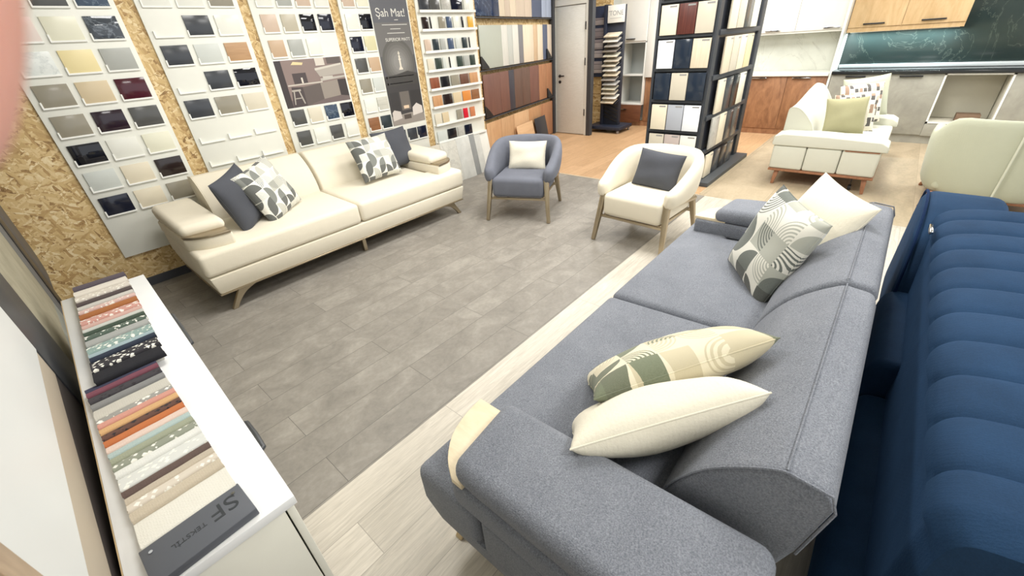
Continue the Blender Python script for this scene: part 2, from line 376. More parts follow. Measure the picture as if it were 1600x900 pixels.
def holder(t, x, z, w, h):
    px = x-t.location.x; pz = z-t.location.z
    pts = [(px-.004, pz-.006), (px+w+.004, pz-.006), (px+w+.004, pz+.006), (px+.006, pz+.006), (px+.006, pz+h*.3), (px-.004, pz+h*.3)]
    b = prism(pts, 'y', -.036, -.0195, .001, 1); return obj('holder', b, WEDGE, t)
def fill(t, board, cols, w, h, table, z_of, nm):
    for r, row in table:
        for k, c in enumerate(row):
            if c is None: continue
            zt = z_of(r); x = cols[k]
            holder(t, x, zt-h, w, h)
            if c != '-': wall_sample(c, x, zt, w, h, board, f'{ORD[r]} row from top, {nm[k]}')
b1 = sample_board(.195, .911, .30, 'leftmost tall white sample board, three columns, behind the cream sofa arm')
fill(b1, 'leftmost board', [.235, .462, .689], .187, .147, enumerate([
 ['pinkish_white', 'dark_grey', 'blue_grey'], ['pinkish_white', 'ivory', 'glossy_dark'], ['marbled_white', 'pale_yellow', 'grey'], ['taupe', 'beige', 'burgundy'],
 ['taupe', 'aubergine', 'dark_grey'], ['glossy_black', 'white', 'ivory'], ['light_grey', 'cream', 'dark_brown'], ['navy', 'cream', 'taupe']]), lambda r: 2.2-.2*r, ['left', 'middle', 'right'])
b2 = sample_board(1.03, 1.757, .45, 'white sample board with empty lower holders, second from the left')
fill(b2, 'second board', [1.068, 1.299, 1.529], .187, .143, enumerate([
 ['white', 'white', 'taupe'], ['-', 'charcoal', 'white'], ['charcoal', 'light_grey', 'oak'], ['-', 'charcoal', 'glossy_black'], ['charcoal', 'taupe', 'light_beige'], ['-', '-', '-'], ['-', '-', '-'], ['-', '-', '-']]),
 lambda r: 2.2-.2*r, ['left', 'middle', 'right'])
b3 = sample_board(1.843, 2.603, .45, 'white sample board carrying a kitchen picture, third from the left')
NM4 = ['leftmost', 'second', 'third', 'rightmost']
fill(b3, 'kitchen-picture board', [1.902, 2.083, 2.264, 2.447], .14, .142, [(0, ['white', 'grey', 'rosy_beige', 'white']), (1, ['rosy_beige', 'warm_grey', 'glossy_black', 'navy']), (2, ['tan', 'grey', 'white', None]),
 (5, ['dark_grey', 'light_beige', 'blue_grey', 'glossy_black']), (6, ['dark_grey', 'white', 'dark_grey', 'white'])], lambda r: 2.203-.2*r, NM4)
b4 = sample_board(2.70, 3.562, .45, 'white sample board carrying a tall dark poster, fourth from the left')
fill(b4, 'poster board', [2.74, 2.905], .138, .142, enumerate([['rosy_beige', 'ivory'], ['white', 'glossy_black'], ['navy', 'olive_beige'], ['dark_grey', 'tan'], ['taupe', 'light_grey'], ['white', 'striped_grey'], ['brown_wood', 'dark_teal']]),
     lambda r: 2.202-.2*r, ['left', 'right'])
fill(b4, 'poster board', [2.905, 3.075, 3.245, 3.4], .138, .142, [(7, ['white', 'dark_teal', 'charcoal', 'navy'])], lambda r: 2.202-.2*r, NM4)

def flat_art(name, W, H, bgm, polys, parent, loc, rot, th=.003):
    """a printed sheet: background slab plus ink areas lying on it"""
    bm = box(-W/2, W/2, 0, H, -th, 0); mats = [bgm]
    for k, (m, pts) in enumerate(polys):
        if m not in mats: mats.append(m)
        z = .0003+.00015*k; vs = [bm.verts.new((x*W-W/2, y*H, z)) for x, y in pts]
        f = bm.faces.new(vs); f.material_index = mats.index(m)
    me = bpy.data.meshes.new(name); bm.to_mesh(me); bm.free()
    for m in mats: me.materials.append(m)
    o = bpy.data.objects.new(name, me); COL.objects.link(o); o.parent = parent; o.location = loc; o.rotation_euler = rot
    return o
rect = lambda a, b, c, d: [(a, c), (b, c), (b, d), (a, d)]
p = lambda r, g, b: plain(r, g, b, .4)
R90 = (PI/2, 0, 0)
art = thing('kitchen_picture', 'printed picture of a brown kitchen with bar stools on the third board', 'picture', (2.238, YB, 1.224))
K1, K2, K3, K4, K5 = p(74, 64, 64), p(128, 112, 106), p(176, 168, 158), p(98, 88, 84), p(60, 52, 52)
flat_art('print', .69, .412, p(140, 122, 116), [(K5, rect(0, .09, 0, 1)), (p(112, 98, 96), rect(.09, 1, 0, .16)), (K1, [(.09, .0), (.3, .0), (.3, .42), (.14, .44)]), (K4, [(.3, .0), (.58, .1), (.58, .46), (.3, .42)]),
  (p(150, 140, 130), [(.58, .1), (.86, .14), (.86, .5), (.58, .46)]), (K5, [(.86, .14), (1, .1), (1, .5), (.86, .5)]), (p(200, 192, 180), [(.1, .46), (.62, .47), (.62, .5), (.1, .49)]), (p(186, 180, 170), [(.6, .5), (1, .54), (1, .58), (.6, .56)]),
  (K1, rect(.2, .4, .5, .72)), (K3, [(.6, .6), (1, .62), (1, .82), (.55, .76)]), (p(206, 200, 188), [(.55, .74), (.98, .82), (.98, .86), (.55, .79)]), (K4, rect(.76, .98, .86, 1)), (p(214, 206, 194), rect(.58, .72, .84, 1)),
  (p(230, 208, 160), [(.22, .9), (.38, .88), (.4, .93), (.26, .96)]), (p(196, 190, 180), rect(.64, .8, .53, .6)), (p(220, 212, 200), rect(.31, .335, .5, .62)), (K3, [(.12, .06), (.135, .06), (.17, .36), (.15, .36)]), (K3, [(.26, .06), (.28, .06), (.24, .36), (.22, .36)]), (K3, rect(.13, .26, .34, .38)), (K3, rect(.15, .24, .18, .2))],
  art, (0, -.003, 0), R90)
obj('border', prism([(-.352, -.007), (.352, -.007), (.352, .419), (-.352, .419)], 'y', -.001, .0, 0), WEDGE, art)
post = thing('poster', 'tall dark grey printed poster with white writing on the fourth board', 'poster', (3.305, YB, .866))
PW, PH = .485, 1.7
G1, G2, G3 = p(112, 110, 108), p(66, 64, 64), p(146, 142, 134)
king = [(.5, .0), (.62, .0), (.6, .1), (.565, .16), (.56, .5), (.6, .56), (.55, .6), (.57, .68), (.54, .76), (.54, .84), (.58, .84), (.58, .88), (.54, .88), (.54, .96), (.5, .96), (.5, .88), (.46, .88), (.46, .84), (.5, .84), (.5, .76), (.47, .68), (.49, .6), (.44, .56), (.48, .5), (.475, .16), (.44, .1), (.4, .0)]
kg = [(x*.55+.24, .345*1.0+.115*y*1.0) for x, y in king]
polys = [(p(98, 99, 104), rect(0, 1, .62, 1)), (G1, rect(0, 1, .43, .62)), *[(p(96+9*q, 94+9*q, 90+9*q), [(.5+(.46-.06*q)*math.cos(a), .39+(.14-.018*q)*math.sin(a)) for a in [2*PI*w/28 for w in range(28)]]) for q in range(6)], (p(70, 68, 66), [(0, .25), (1, .25), (1, .315), (.7, .335), (.35, .318), (0, .31)]), (G2, rect(0, 1, 0, .25)),
         (p(224, 216, 200), kg), (p(60, 58, 58), rect(.05, .3, .09, .21)), (p(110, 104, 98), rect(.34, .62, .09, .21)), (p(58, 56, 56), rect(.66, .97, .09, .21)), (p(150, 142, 134), [(.0, .0), (1, .0), (1, .05), (.6, .07), (0, .06)]),
         (p(206, 198, 190), [(.03, .03), (.3, .04), (.28, .085), (.1, .1), (.03, .085)]), (p(214, 206, 198), [(.64, .045), (.97, .055), (.96, .1), (.8, .125), (.66, .1)]), (p(84, 76, 70), rect(.36, .58, .03, .06)), (p(226, 200, 170), rect(.4, .56, .1, .12))]
flat_art('print', PW, PH, p(92, 92, 96), polys, post, (0, -.003, 0), R90)
WT = plain(226, 224, 216, .4)
text('lettering', 'Şah Mat!', .108, (0, -.0042, 1.11), R90, WT, post)
text('lettering', 'SUPERIOR MATT', .046, (.04, -.0042, .875), R90, WT, post)
b = bmesh.new()
for zz, a, w in ((1.03, .17, .34), (.99, .17, .14), (.95, .17, .24), (1.075, .2, .05)): box(a-.17+.03-w/2, a-.17+.03+w/2, -.0045, -.0038, zz, zz+.007, 0, 1, b)
for k in range(4): box(-.18, .18-.03*(k % 3), -.0045, -.0038, .515-.068*k, .522-.068*k, 0, 1, b); box(-.215, -.2, -.0045, -.0038, .508-.068*k, .53-.068*k, 0, 1, b)
obj('small_print', b, plain(206, 204, 198, .4), post)

# ledge rack
rk = thing('ledge_rack', 'white rack of narrow ledges full of small samples, right end of wall', 'rack', (4.14, YW, .44))
obj('backing', box(-.47, .48, -.02, -.001, 0, 2.2, .002), WHITE, rk)
SH = [2.205, 2.02, 1.83, 1.603, 1.398, 1.188, .98, .767, .55]
for z in SH:
    obj('ledge', prism([(-.02, z-.44-.012), (-.07, z-.44-.012), (-.07, z-.44+.016), (-.062, z-.44+.016), (-.062, z-.44-.002), (-.02, z-.44-.002)], 'x', -.455, .465, .0015, 1), WEDGE, rk)
RROWS = [(0, [(.04, .16, 'taupe'), (.24, .16, 'dark_grey'), (.5, .16, 'white')]), (1, [(.03, .16, 'charcoal'), (.2, .17, 'dark_grey'), (.4, .15, 'stone'), (.58, .2, 'navy'), (.81, .1, 'white')]),
 (2, [(.04, .1, 'dark_brown'), (.17, .02, 'black'), (.32, .11, 'taupe'), (.46, .09, 'slate_blue'), (.58, .1, 'white'), (.74, .03, 'black'), (.86, .1, 'yellow')]),
 (3, [(.03, .1, 'rosy_beige'), (.17, .1, 'dark_teal'), (.3, .09, 'grey'), (.44, .1, 'slate_blue'), (.58, .08, 'light_grey'), (.71, .09, 'dark_teal'), (.84, .02, 'black')]),
 (4, [(.03, .11, 'light_beige'), (.17, .11, 'dark_green'), (.3, .06, 'light_grey'), (.42, .02, 'black'), (.57, .11, 'dark_green'), (.7, .1, 'grey'), (.83, .1, 'dark_green')]),
 (5, [(.03, .16, 'red_brown'), (.22, .16, 'black'), (.41, .16, 'taupe'), (.59, .17, 'brown'), (.78, .17, 'tan_wood')]),
 (6, [(.03, .17, 'tan_wood'), (.22, .17, 'dark_brown'), (.41, .16, 'beige'), (.6, .17, 'orange'), (.79, .16, 'brown_wood')]),
 (7, [(.02, .12, 'light_beige'), (.16, .12, 'beige'), (.44, .11, 'taupe'), (.58, .09, 'red'), (.72, .1, 'orange_tan')]),
 (8, [(.02, .18, 'light_grey'), (.22, .17, 'black'), (.42, .13, 'stone'), (.57, .15, 'navy')])]
for r, row in RROWS:
    for k, (f, w, c) in enumerate(row):
        ww = w*.91; bm = box(-ww/2, ww/2, -.008, 0, 0, .138, .0015)
        o = obj('material_sample', bm, CN[c], None, 40, (3.685+f*.92+ww/2, YW-.034, SH[r]-.0015)); o.rotation_euler.x = -.05
        tag(o, f'small {c.replace("_", " ")} sample on the ledge rack, {ORD[r]} ledge, {ORD[k]} from left', 'sample', 'small samples on the ledge rack')

# floor tiles leaning under the rack
for k, (x, w, c, h, yf) in enumerate([(3.40, .27, 'greige', .55, 4.40), (3.66, .285, 'stone', .55, 4.395), (3.95, .255, 'light_grey', .56, 4.40), (4.205, .12, 'taupe', .57, 4.42), (4.33, .12, 'light_grey', .56, 4.43), (4.46, .17, 'white', .55, 4.45)]):
    o = obj('floor_tile_sample', box(0, w, 0, .012, 0, h, .002), {'greige': concrete((178, 172, 156), (204, 198, 182)), 'stone': marble((206, 204, 194), (170, 168, 160), .4, 4), 'light_grey': concrete((186, 186, 180), (212, 212, 206)), 'taupe': concrete((128, 130, 130), (150, 152, 150)), 'white': concrete((218, 216, 206), (232, 230, 222))}[c], None, 40, (x, yf, .001))
    o.rotation_euler.x = -.17
    tag(o, f'{["beige", "veined stone", "light grey", "dark grey", "narrow pale grey", "off-white"][k]} floor tile leaning under the ledge rack, {ORD[k]} from left', 'tile', 'tiles leaning below the ledge rack')

# slanted wall of decor planks
def plank_row(zb, zt, items, rowname, depth):
    for k, (a, b, c, nm) in enumerate(items):
        o = obj('decor_plank', box(a+.002, b-.002, -.018, 0, 0, zt-zb, .002), c)
        P = Vector((A_.x, A_.y))+Vector((UX.y, -UX.x))*depth; o.location = (P.x, P.y, zb); o.rotation_euler.z = SL
        tag(o, f'{nm} decor plank in the {rowname} row beside the white door, {ORD[k]} from left', 'panel', 'decor planks on the wall by the door')
PW1, PW2, PW3 = wood((216, 202, 178), (232, 220, 198), (14, 14, 1)), wood((198, 182, 164), (216, 202, 184), (14, 14, 1)), wood((188, 160, 128), (212, 186, 154), (14, 14, 1))
NAVYM = marble((28, 48, 84), (110, 130, 160), .12, 3); SLB = plain(88, 98, 122, .4); LB = plain(170, 182, 204, .4); SAGE = plain(186, 192, 180, .4); WG = wood((206, 206, 198), (224, 224, 216), (14, 14, 1))
plank_row(1.975, 2.6, [(.03, .67, NAVYM, 'dark blue veined'), (.67, .84, PW1, 'pale beige'), (.84, 1.01, PW2, 'grey beige'), (1.01, 1.2, PW1, 'cream'), (1.2, 1.5, PW2, 'pale oak'), (1.5, 1.76, PW2, 'sand oak'), (1.76, 2.15, SLB, 'slate blue'), (2.15, 2.35, LB, 'whitish blue'), (2.35, 2.56, LB, 'light blue')], 'top', 0)
plank_row(1.34, 1.87, [(.07, .69, SAGE, 'sage green'), (.69, .88, WG, 'white'), (.88, 1.04, plain(196, 200, 194, .4), 'light grey'), (1.04, 1.24, WG, 'white ash'), (1.24, 1.4, plain(128, 128, 132, .5), 'mid grey'), (1.4, 1.79, PW1, 'cream oak'), (1.79, 1.95, PW3, 'tan oak'), (1.95, 2.17, PW1, 'ivory oak'), (2.17, 2.37, SLB, 'slate'), (2.37, 2.56, PW2, 'pale')], 'upper middle', 0)
MH, MB2, MO = wood((104, 70, 62), (130, 92, 80), (14, 14, 1)), wood((88, 66, 58), (116, 90, 78), (14, 14, 1)), wood((150, 102, 72), (182, 134, 98), (10, 10, 1))
plank_row(.70, 1.27, [(.07, .55, MH, 'wide mahogany'), (.55, .84, MH, 'reddish brown'), (.84, 1.02, plain(62, 62, 72, .4), 'charcoal'), (1.02, 1.3, MB2, 'brown'), (1.3, 1.6, MB2, 'umber'), (1.6, 1.97, MH, 'dark walnut'), (1.97, 2.3, MO, 'warm oak'), (2.3, 2.56, MO, 'amber oak')], 'lower middle', 0)
plank_row(.02, .62, [(.05, .5, wood((186, 142, 102), (214, 174, 132), (10, 10, 1)), 'honey oak'), (.5, .95, wood((176, 136, 98), (206, 168, 128), (10, 10, 1)), 'knotty oak'), (.95, 1.5, wood((196, 156, 116), (222, 186, 146), (10, 10, 1)), 'pale oak'), (1.5, 2.0, wood((166, 122, 84), (200, 156, 114), (10, 10, 1)), 'brown oak'), (2.0, 2.56, MO, 'dark oak')], 'bottom', 0)
rr = thing('plank_rack_frame', 'black metal brackets holding the decor planks beside the white door', 'rack', (A_.x, A_.y, 0), SL)
for z in (1.96, 1.325, .685): obj('rail', box(.0, 2.6, -.03, .03, z-.012, z+.003, .002), CHAR, rr)
for z in (1.34, .70):
    for x in (.03, 2.3): obj('bracket', prism([(x, z), (x+.2, z), (x+.2, z+.02), (x+.02, z+.16), (x, z+.16)], 'y', -.045, -.02, .002, 1), BLACK, rr)
obj('post', box(2.585, 2.66, -.05, .02, 0, 2.95, .003), CHAR, rr)
for k, (c, a, b, z0, z1, lab) in enumerate([(wood((200, 160, 118), (224, 188, 148), (1, 10, 10)), .93, 1.55, .0, .43, 'pale oak panel leaning at the foot of the decor planks'), (plain(48, 50, 56, .3), 1.60, 2.06, .0, .44, 'black panel leaning at the foot of the decor planks')]):
    o = obj('loose_panel', box(a, b, -.012, 0, z0, z1, .002), c); P = Vector((A_.x, A_.y))+Vector((UX.y, -UX.x))*(.13+.02*k); o.location = (P.x, P.y, .003); o.rotation_euler = (-.2, 0, SL)
    tag(o, lab, 'panel')

# ------------------------------------------------------------------ door
WD = wood((212, 212, 204), (226, 226, 220), (6, 6, 22), .5)
dr = thing('door_1', 'white wood-grain interior door with black lever handle at the far end', 'door', (7.3, 4.82, 0)); tag(dr, kind='structure')
obj('casing', prism([(-.37, 0), (-.37, 2.22), (.36, 2.22), (.36, 0), (.33, 0), (.33, 2.13), (-.32, 2.13), (-.32, 0)], 'x', -.045, .02, .003, 1), plain(226, 226, 218, .5), dr)
obj('leaf', box(-.03, .015, -.315, .325, .01, 2.12, .003), WD, dr)
hb = tube([(-.03, .23, 1.03), (-.075, .23, 1.03), (-.08, .22, 1.03), (-.08, .11, 1.035)], .011, 8)
obj('lever_handle', hb, BLACK, dr); obj('key_rose', cyl((-.045, .23, .93), .026, .015, 16, 'x'), BLACK, dr); obj('handle_rose', cyl((-.045, .23, 1.03), .026, .015, 16, 'x'), BLACK, dr)
for z in (.35, 1.2, 1.75): obj('hinge', box(-.05, -.03, -.333, -.312, z, z+.12, .003), BLACK, dr)
structure('trim_3', box(7.24, 7.34, 4.36, 4.445, 0, 2.95, .004), CHAR)

# mosaic display and stone stand
md = thing('mosaic_display', 'dark wall frame of split stone mosaics behind the stone sample stand', 'display', (7.96, 4.65, 0))
obj('frame', box(0, .04, -.16, .17, .95, 2.1, .003), plain(44, 56, 84, .5), md)
for z0, z1 in ((1.81, 1.92), (1.6, 1.76), (1.42, 1.58), (1.28, 1.4), (1.02, 1.22)):
    n = N('mosaic'); br = n.n('TexBrick', in_Scale=1.0); n.set(br.inputs['Vector'], n.co((0, 1, 1)))
    mp = n.n('Mapping'); n.set(mp.inputs[0], n.n('TexCoord').outputs['Object']); mp.inputs['Rotation'].default_value = (PI/2, 0, PI/2); n.set(br.inputs['Vector'], mp.outputs[0])
    br.inputs['Brick Width'].default_value = .09; br.inputs['Row Height'].default_value = .035; br.inputs['Mortar Size'].default_value = .003
    br.inputs['Color1'].default_value = S(196, 190, 192); br.inputs['Color2'].default_value = S(120, 112, 122); br.inputs['Mortar'].default_value = S(50, 50, 62)
    obj('mosaic_sheet', box(-.02, 0, -.14, .15, z0, z1, .003), n.out(br.outputs[0], .5), md)
st = thing('stone_sample_stand', 'black wheeled stand with many tilted stone samples and a white header sign', 'stand', (7.78, 4.28, 0))
DBL = plain(36, 42, 58, .5)
obj('base', prism([(-.22, -.38), (.3, -.38), (.34, .0), (.3, .34), (-.22, .34)], 'z', .06, .12, .01, 2), DBL, st)
obj('column', box(-.02, .14, .10, .16, .12, 2.1, .004), DBL, st); obj('column', box(.02, .10, -.22, .10, .12, 2.08, .004), plain(44, 48, 60, .5), st)
obj('sign_board', box(-.03, .0, -.24, .08, 1.82, 2.08, .003), plain(232, 230, 222, .5), st)
text('sign_text', "'TONE", .1, (-.032, -.08, 1.93), (PI/2, 0, -PI/2), plain(150, 150, 150, .5), st)
bb = bmesh.new(); box(-.0325, -.031, -.19, .03, 1.885, 1.893, 0, 1, bb); obj('sign_line', bb, plain(190, 188, 184, .5), st)
for x, y in ((-.18, -.33), (-.18, .3), (.26, -.33), (.26, .3)):
    obj('wheel', cyl((x, y-.012, .03), .029, .024, 16, 'y'), plain(150, 150, 152, .3), st); obj('wheel_fork', box(x-.015, x+.015, y-.018, y+.018, .045, .062, .002), BLACK, st)
for k in range(6): obj('lattice_bar', bar((.0, -.2, .18+.07*k), (.0, .09, .28+.07*k), .012, .03), BLACK, st)
cs = ['cream', 'white', 'stone', 'taupe', 'ivory', 'greige', 'light_beige', 'white', 'cream', 'stone', 'light_grey', 'ivory', 'light_beige', 'white', 'cream']
for k, c in enumerate(cs):
    z = 1.66-.077*k
    obj('shelf_arm', bar((.0, -.22, z-.008), (-.16, -.22, z-.06), .012, .012), DBL, st)
    o = obj('stone_sample', box(-.17, 0, -.15, .13, 0, .02, .003), marble({'cream': (226, 214, 190), 'white': (232, 230, 222), 'stone': (170, 166, 160), 'taupe': (140, 134, 126), 'ivory': (224, 220, 200), 'greige': (200, 192, 176), 'light_beige': (214, 206, 188), 'light_grey': (188, 188, 184)}[c], (150, 140, 126), .3, 9))
    o.location = (7.775, 4.22+.02*math.sin(k*2.3), z+.0); o.rotation_euler = (0, -.36, .06*math.sin(k*1.7))
    tag(o, f'{c.replace("_", " ")} stone slab on the wheeled stand, {ORD[k]} from the top', 'sample', 'stone slabs on the wheeled stand')

# ------------------------------------------------------------------ black sample tower
tw = thing('sample_tower', 'tall black free-standing tower holding door-front samples on two sides', 'display', (5.9, 1.9, 0))
TX0, TX1, TY0, TY1 = 5.03-5.9, 6.78-5.9, 1.6-1.9, 2.235-1.9
DK = plain(54, 58, 64, .45)
obj('base', box(5.16-5.9, 6.8-5.9, 1.46-1.9, 2.3-1.9, .0, .05, .004), plain(70, 74, 78, .5), tw)
obj('core', box(TX0+.02, TX1-.02, TY0+.02, TY1-.02, .05, 2.7, .0), plain(40, 44, 52, .3), tw)
for a, b, c, d in ((TX0, TX0+.12, TY0, TY0+.02), (TX0, TX0+.02, TY0, TY0+.02), (TX1-.16, TX1, TY0, TY1), (TX0, TX0+.05, TY1-.03, TY1)):
    obj('post', box(a, b, c, d, .05, 2.7, .003), DK, tw)
obj('post', box(TX0-.005, TX0+.02, TY0-.005, TY0+.035, .05, 2.7, .003), DK, tw)
for z in (2.24, 1.92, 1.60, 1.285, .97, .65, .33): obj('front_rail', box(TX0-.012, TX0+.02, TY0+.03, TY1-.03, z-.03, z, .002), DK, tw)
for z in (2.04, 1.62, 1.2, .79, .4): obj('side_rail', box(TX0+.1, TX1-.15, TY0-.012, TY0+.02, z-.05, z, .002), DK, tw)
FR = [(1.92, ['white', 'brown', 'cream']), (1.60, ['cream', 'mahogany', 'greige']), (1.285, ['cool_white', 'dark_blue', 'pale_wood']), (.97, ['dark_blue', 'greige', 'dark_blue']), (.65, ['cream', 'mid_grey', 'cool_white']), (.33, ['greige', 'mauve_grey', 'white'])]
for r, (z, row) in enumerate(FR):
    for k, c in enumerate(row):
        y = [2.0, 1.812, 1.626][k]
        o = obj('door_sample', box(-.018, 0, 0, .178, 0, .27, .003), CN[c], None, 40, (5.014, y, z+.001))
        tag(o, f'{c.replace("_", " ")} door-front sample on the black tower front, {ORD[r]} row from top, {["left", "centre", "right"][k]}', 'sample', 'door-front samples on the tower front')
        if c not in ('dark_blue',): obj('name_tag', box(-.0195, -.0175, .015, .09, .245, .26), plain(150, 148, 146, .4), o)
SR = [(1.62, ['cream', 'greige', 'dark_grey', 'ivory']), (1.2, ['pale_wood', 'greige', 'cream', 'sand']), (.79, ['cream', 'charcoal', 'black', 'ivory']), (.4, ['stone', 'cream', 'charcoal', 'dark_grey']), (.06, ['cream', 'charcoal', 'black', 'dark_grey'])]
for r, (z, row) in enumerate(SR):
    for k, c in enumerate(row):
        x = 5.30+.265*k
        o = obj('door_sample', box(0, .245, -.018, 0, 0, .35 if r < 4 else .27, .003), CN[c], None, 40, (x, 1.585, z+.001))
        tag(o, f'{c.replace("_", " ")} door-front sample on the black tower side, {ORD[r]} row from top, {NM4[k]}', 'sample', 'door-front samples on the tower side')
        obj('name_tag', box(.15, .23, -.0195, -.0175, .32 if r < 4 else .24, .335 if r < 4 else .255), plain(150, 148, 146, .4), o)

# ------------------------------------------------------------------ kitchen wall
KX = 8.5
OAKB = wood((116, 78, 54), (172, 126, 90), (3, 3, 1.1), .45, 2.2); CON = concrete((142, 140, 130), (166, 164, 152)); LOAK = wood((196, 162, 116), (220, 190, 146), (3, 5, 1.2), .45)
BAR = lambda y0, y1, z: None
def door_front(t, y0, y1, z0, z1, m, hy=None, hz=None, hm=None, name='door', x=KX):
    lx = x-t.location.x
    d = obj(name, box(lx-.02, lx, y0-t.location.y+.002, y1-t.location.y-.002, z0, z1, .002), m, t)
    if hy: obj('handle', box(lx-.05, lx-.02, hy[0]-t.location.y, hy[1]-t.location.y, hz, hz+.018, .004), hm, d)
def cabinet(name, label, x, y0, y1, z0, z1, m, doors, depth=.58, hm=CHROME, top=None):
    t = thing(name, label, 'cabinet', (x+.02, (y0+y1)/2, 0))
    obj('body', box(.0, depth, y0-(y0+y1)/2, y1-(y0+y1)/2, z0, z1, .002), top or m, t)
    for (a, b, c, d, hy, hz) in doors: door_front(t, a, b, c, d, m, hy, hz, hm, x=x+.02)
    return t
cabinet('base_cabinet', 'rustic oak base cabinet with slim bar handles under a white counter', KX, .95, 2.02, .09, .89, OAKB, [(.95, 1.485, .09, .885, (1.16, 1.42), .855), (1.485, 2.02, .09, .885, (1.78, 2.0), .855)])
cabinet('base_cabinet', 'oak base cabinet hidden partly behind the black tower', KX, 2.02, 3.89, .09, .89, OAKB, [(2.02, 2.6, .09, .885, (2.1, 2.3), .855), (2.6, 3.15, .09, .885, None, 0), (3.15, 3.89, .09, .885, None, 0)])
structure('trim_4', box(KX+.01, KX+.05, .93, 4.45, 0, .09), OAKB)
tag(obj('countertop', box(KX-.03, 9.07, .95, 3.72, .89, .93, .003), plain(238, 238, 228, .3)), 'white countertop above the oak base cabinets', 'countertop')
tag(obj('backsplash', box(9.07, 9.11, .95, 3.72, .93, 1.47, .001), marble((222, 224, 214), (190, 190, 180), .3, 1.2, .008)), 'pale marbled backsplash behind the white countertop', 'backsplash')
cabinet('wall_cabinet', 'glossy white wall cabinet with slim handles above the pale backsplash', 8.73, .96, 3.72, 1.47, 2.7, GLOSSW, [(.96, 1.585, 1.5, 2.7, (1.0, 1.21), 1.515), (1.585, 2.21, 1.5, 2.7, (1.79, 2.0), 1.515), (2.21, 2.84, 1.5, 2.7, (2.3, 2.5), 1.515), (2.84, 3.72, 1.5, 2.7, None, 0)], .31)
tc_ = thing('tall_cabinet', 'white open-shelf tall cabinet over a dark oak drawer behind the stand', 'cabinet', (8.4, 4.1, 0))
obj('drawer', box(0, .02, -.2, .36, .09, .40, .002), wood((92, 54, 36), (126, 80, 54), (3, 1.2, 6)), tc_); obj('handle', box(-.03, 0, .1, .22, .31, .325, .004), CHROME, tc_)
for a, b, c, d in ((-.2, -.18, .42, 1.5), (.31, .36, .42, 1.5), (-.2, .36, 1.48, 2.7), (-.2, .36, .40, .43)): obj('side_panel', box(.02, .5, a, b, c, d, .002), GLOSSW, tc_)
obj('back_panel', box(.5, .56, -.2, .36, .09, 1.5), plain(180, 184, 182, .4), tc_); obj('shelf', box(.02, .5, -.19, .31, .92, .95, .002), GLOSSW, tc_)
obj('door', box(-.0, .02, -.19, .35, 1.51, 2.7, .002), GLOSSW, tc_); obj('handle', box(-.035, .0, .02, .2, 1.54, 1.555, .004), BLACK, tc_)
tag(obj('filler_panel', box(8.43, 8.5, 3.73, 3.89, .895, 2.7, .002), GLOSSW), 'narrow white panel beside the white open-shelf cabinet', 'panel')
structure('trim_5', box(8.5, 9.12, .915, .945, 0, 2.95, .002), plain(232, 234, 228, .3))
cabinet('base_cabinet', 'grey concrete-look base cabinet with black handles behind the pale sofa', KX, -.355, .91, .12, .91, CON, [(.317, .91, .12, .905, (.49, .73), .87), (-.355, .317, .12, .905, (-.14, .11), .87)], .58, BLACK)
ov = thing('oven_housing', 'grey cabinet with open white oven niche above a drawer', 'cabinet', (KX, -.68, 0))
bm = bmesh.new()
for a, b, c, d in ((-.33, -.308, .28, .91), (.303, .325, .28, .91), (-.33, .325, .89, .91), (-.33, .325, .28, .302)): box(-.004, .05, a, b, c, d, 0, 1, bm)
obj('frame', bm, GLOSSW, ov)
obj('niche', box(.4, .57, -.30, .30, .305, .88), plain(196, 192, 176, .4), ov)
for a, b in ((-.32, -.305), (.30, .318)): obj('side_panel', box(.05, .57, a, b, .285, .905, .001), plain(214, 212, 198, .4), ov)
obj('niche_floor', box(.05, .57, -.30, .30, .285, .3, .001), plain(220, 216, 200, .4), ov)
dw = obj('drawer', box(-.0, .02, -.33, .325, .11, .275, .002), CON, ov); obj('handle', box(-.03, 0, -.1, .13, .2, .216, .004), BLACK, dw)
tag(obj('small_box', box(8.56, 8.75, -.88, -.64, .303, .40, .004), plain(118, 94, 74, .6)), 'small brown box lying in the open oven niche', 'box')
cabinet('base_cabinet', 'grey concrete-look cabinet right of the oven niche', KX, -2.4, -1.01, .12, .91, CON, [(-1.7, -1.01, .12, .905, None, 0), (-2.4, -1.7, .12, .905, None, 0)], .58, BLACK)
structure('trim_6', box(KX+.03, KX+.06, -2.4, .91, 0, .12), CON)
tag(obj('countertop', box(KX-.03, 9.07, -2.4, .912, .91, .95, .003), plain(40, 42, 44, .12)), 'glossy black countertop above the grey base cabinets', 'countertop')
tag(obj('backsplash', box(9.07, 9.11, -2.4, .912, .951, 2.7, .001), marble((46, 58, 56), (96, 106, 98), .12, 1.1, .008)), 'tall dark green marble backsplash behind the black countertop', 'backsplash')
cabinet('wall_cabinet', 'light oak wall cabinet with two black bar handles', 8.73, -.35, .91, 1.44, 2.7, LOAK, [(.3, .91, 1.5, 2.7, (.49, .735), 1.53), (-.35, .3, 1.5, 2.7, (-.15, .1), 1.535)], .31, BLACK)
tag(obj('counter_reflection', box(9.035, 9.069, -2.4, .905, .951, 1.0, .004), plain(206, 214, 216, .3, .2)), 'pale strip standing in for the reflection along the back of the black countertop', 'trim')  # added strip; its pale colour stands for light reflected in the counter
led = thing('led_strip', 'thin glowing LED strip under the light oak wall cabinet', 'lamp', (8.95, .28, 1.437)); obj('housing', box(-.01, .01, -.6, .6, -.008, 0), WEDGE, led)
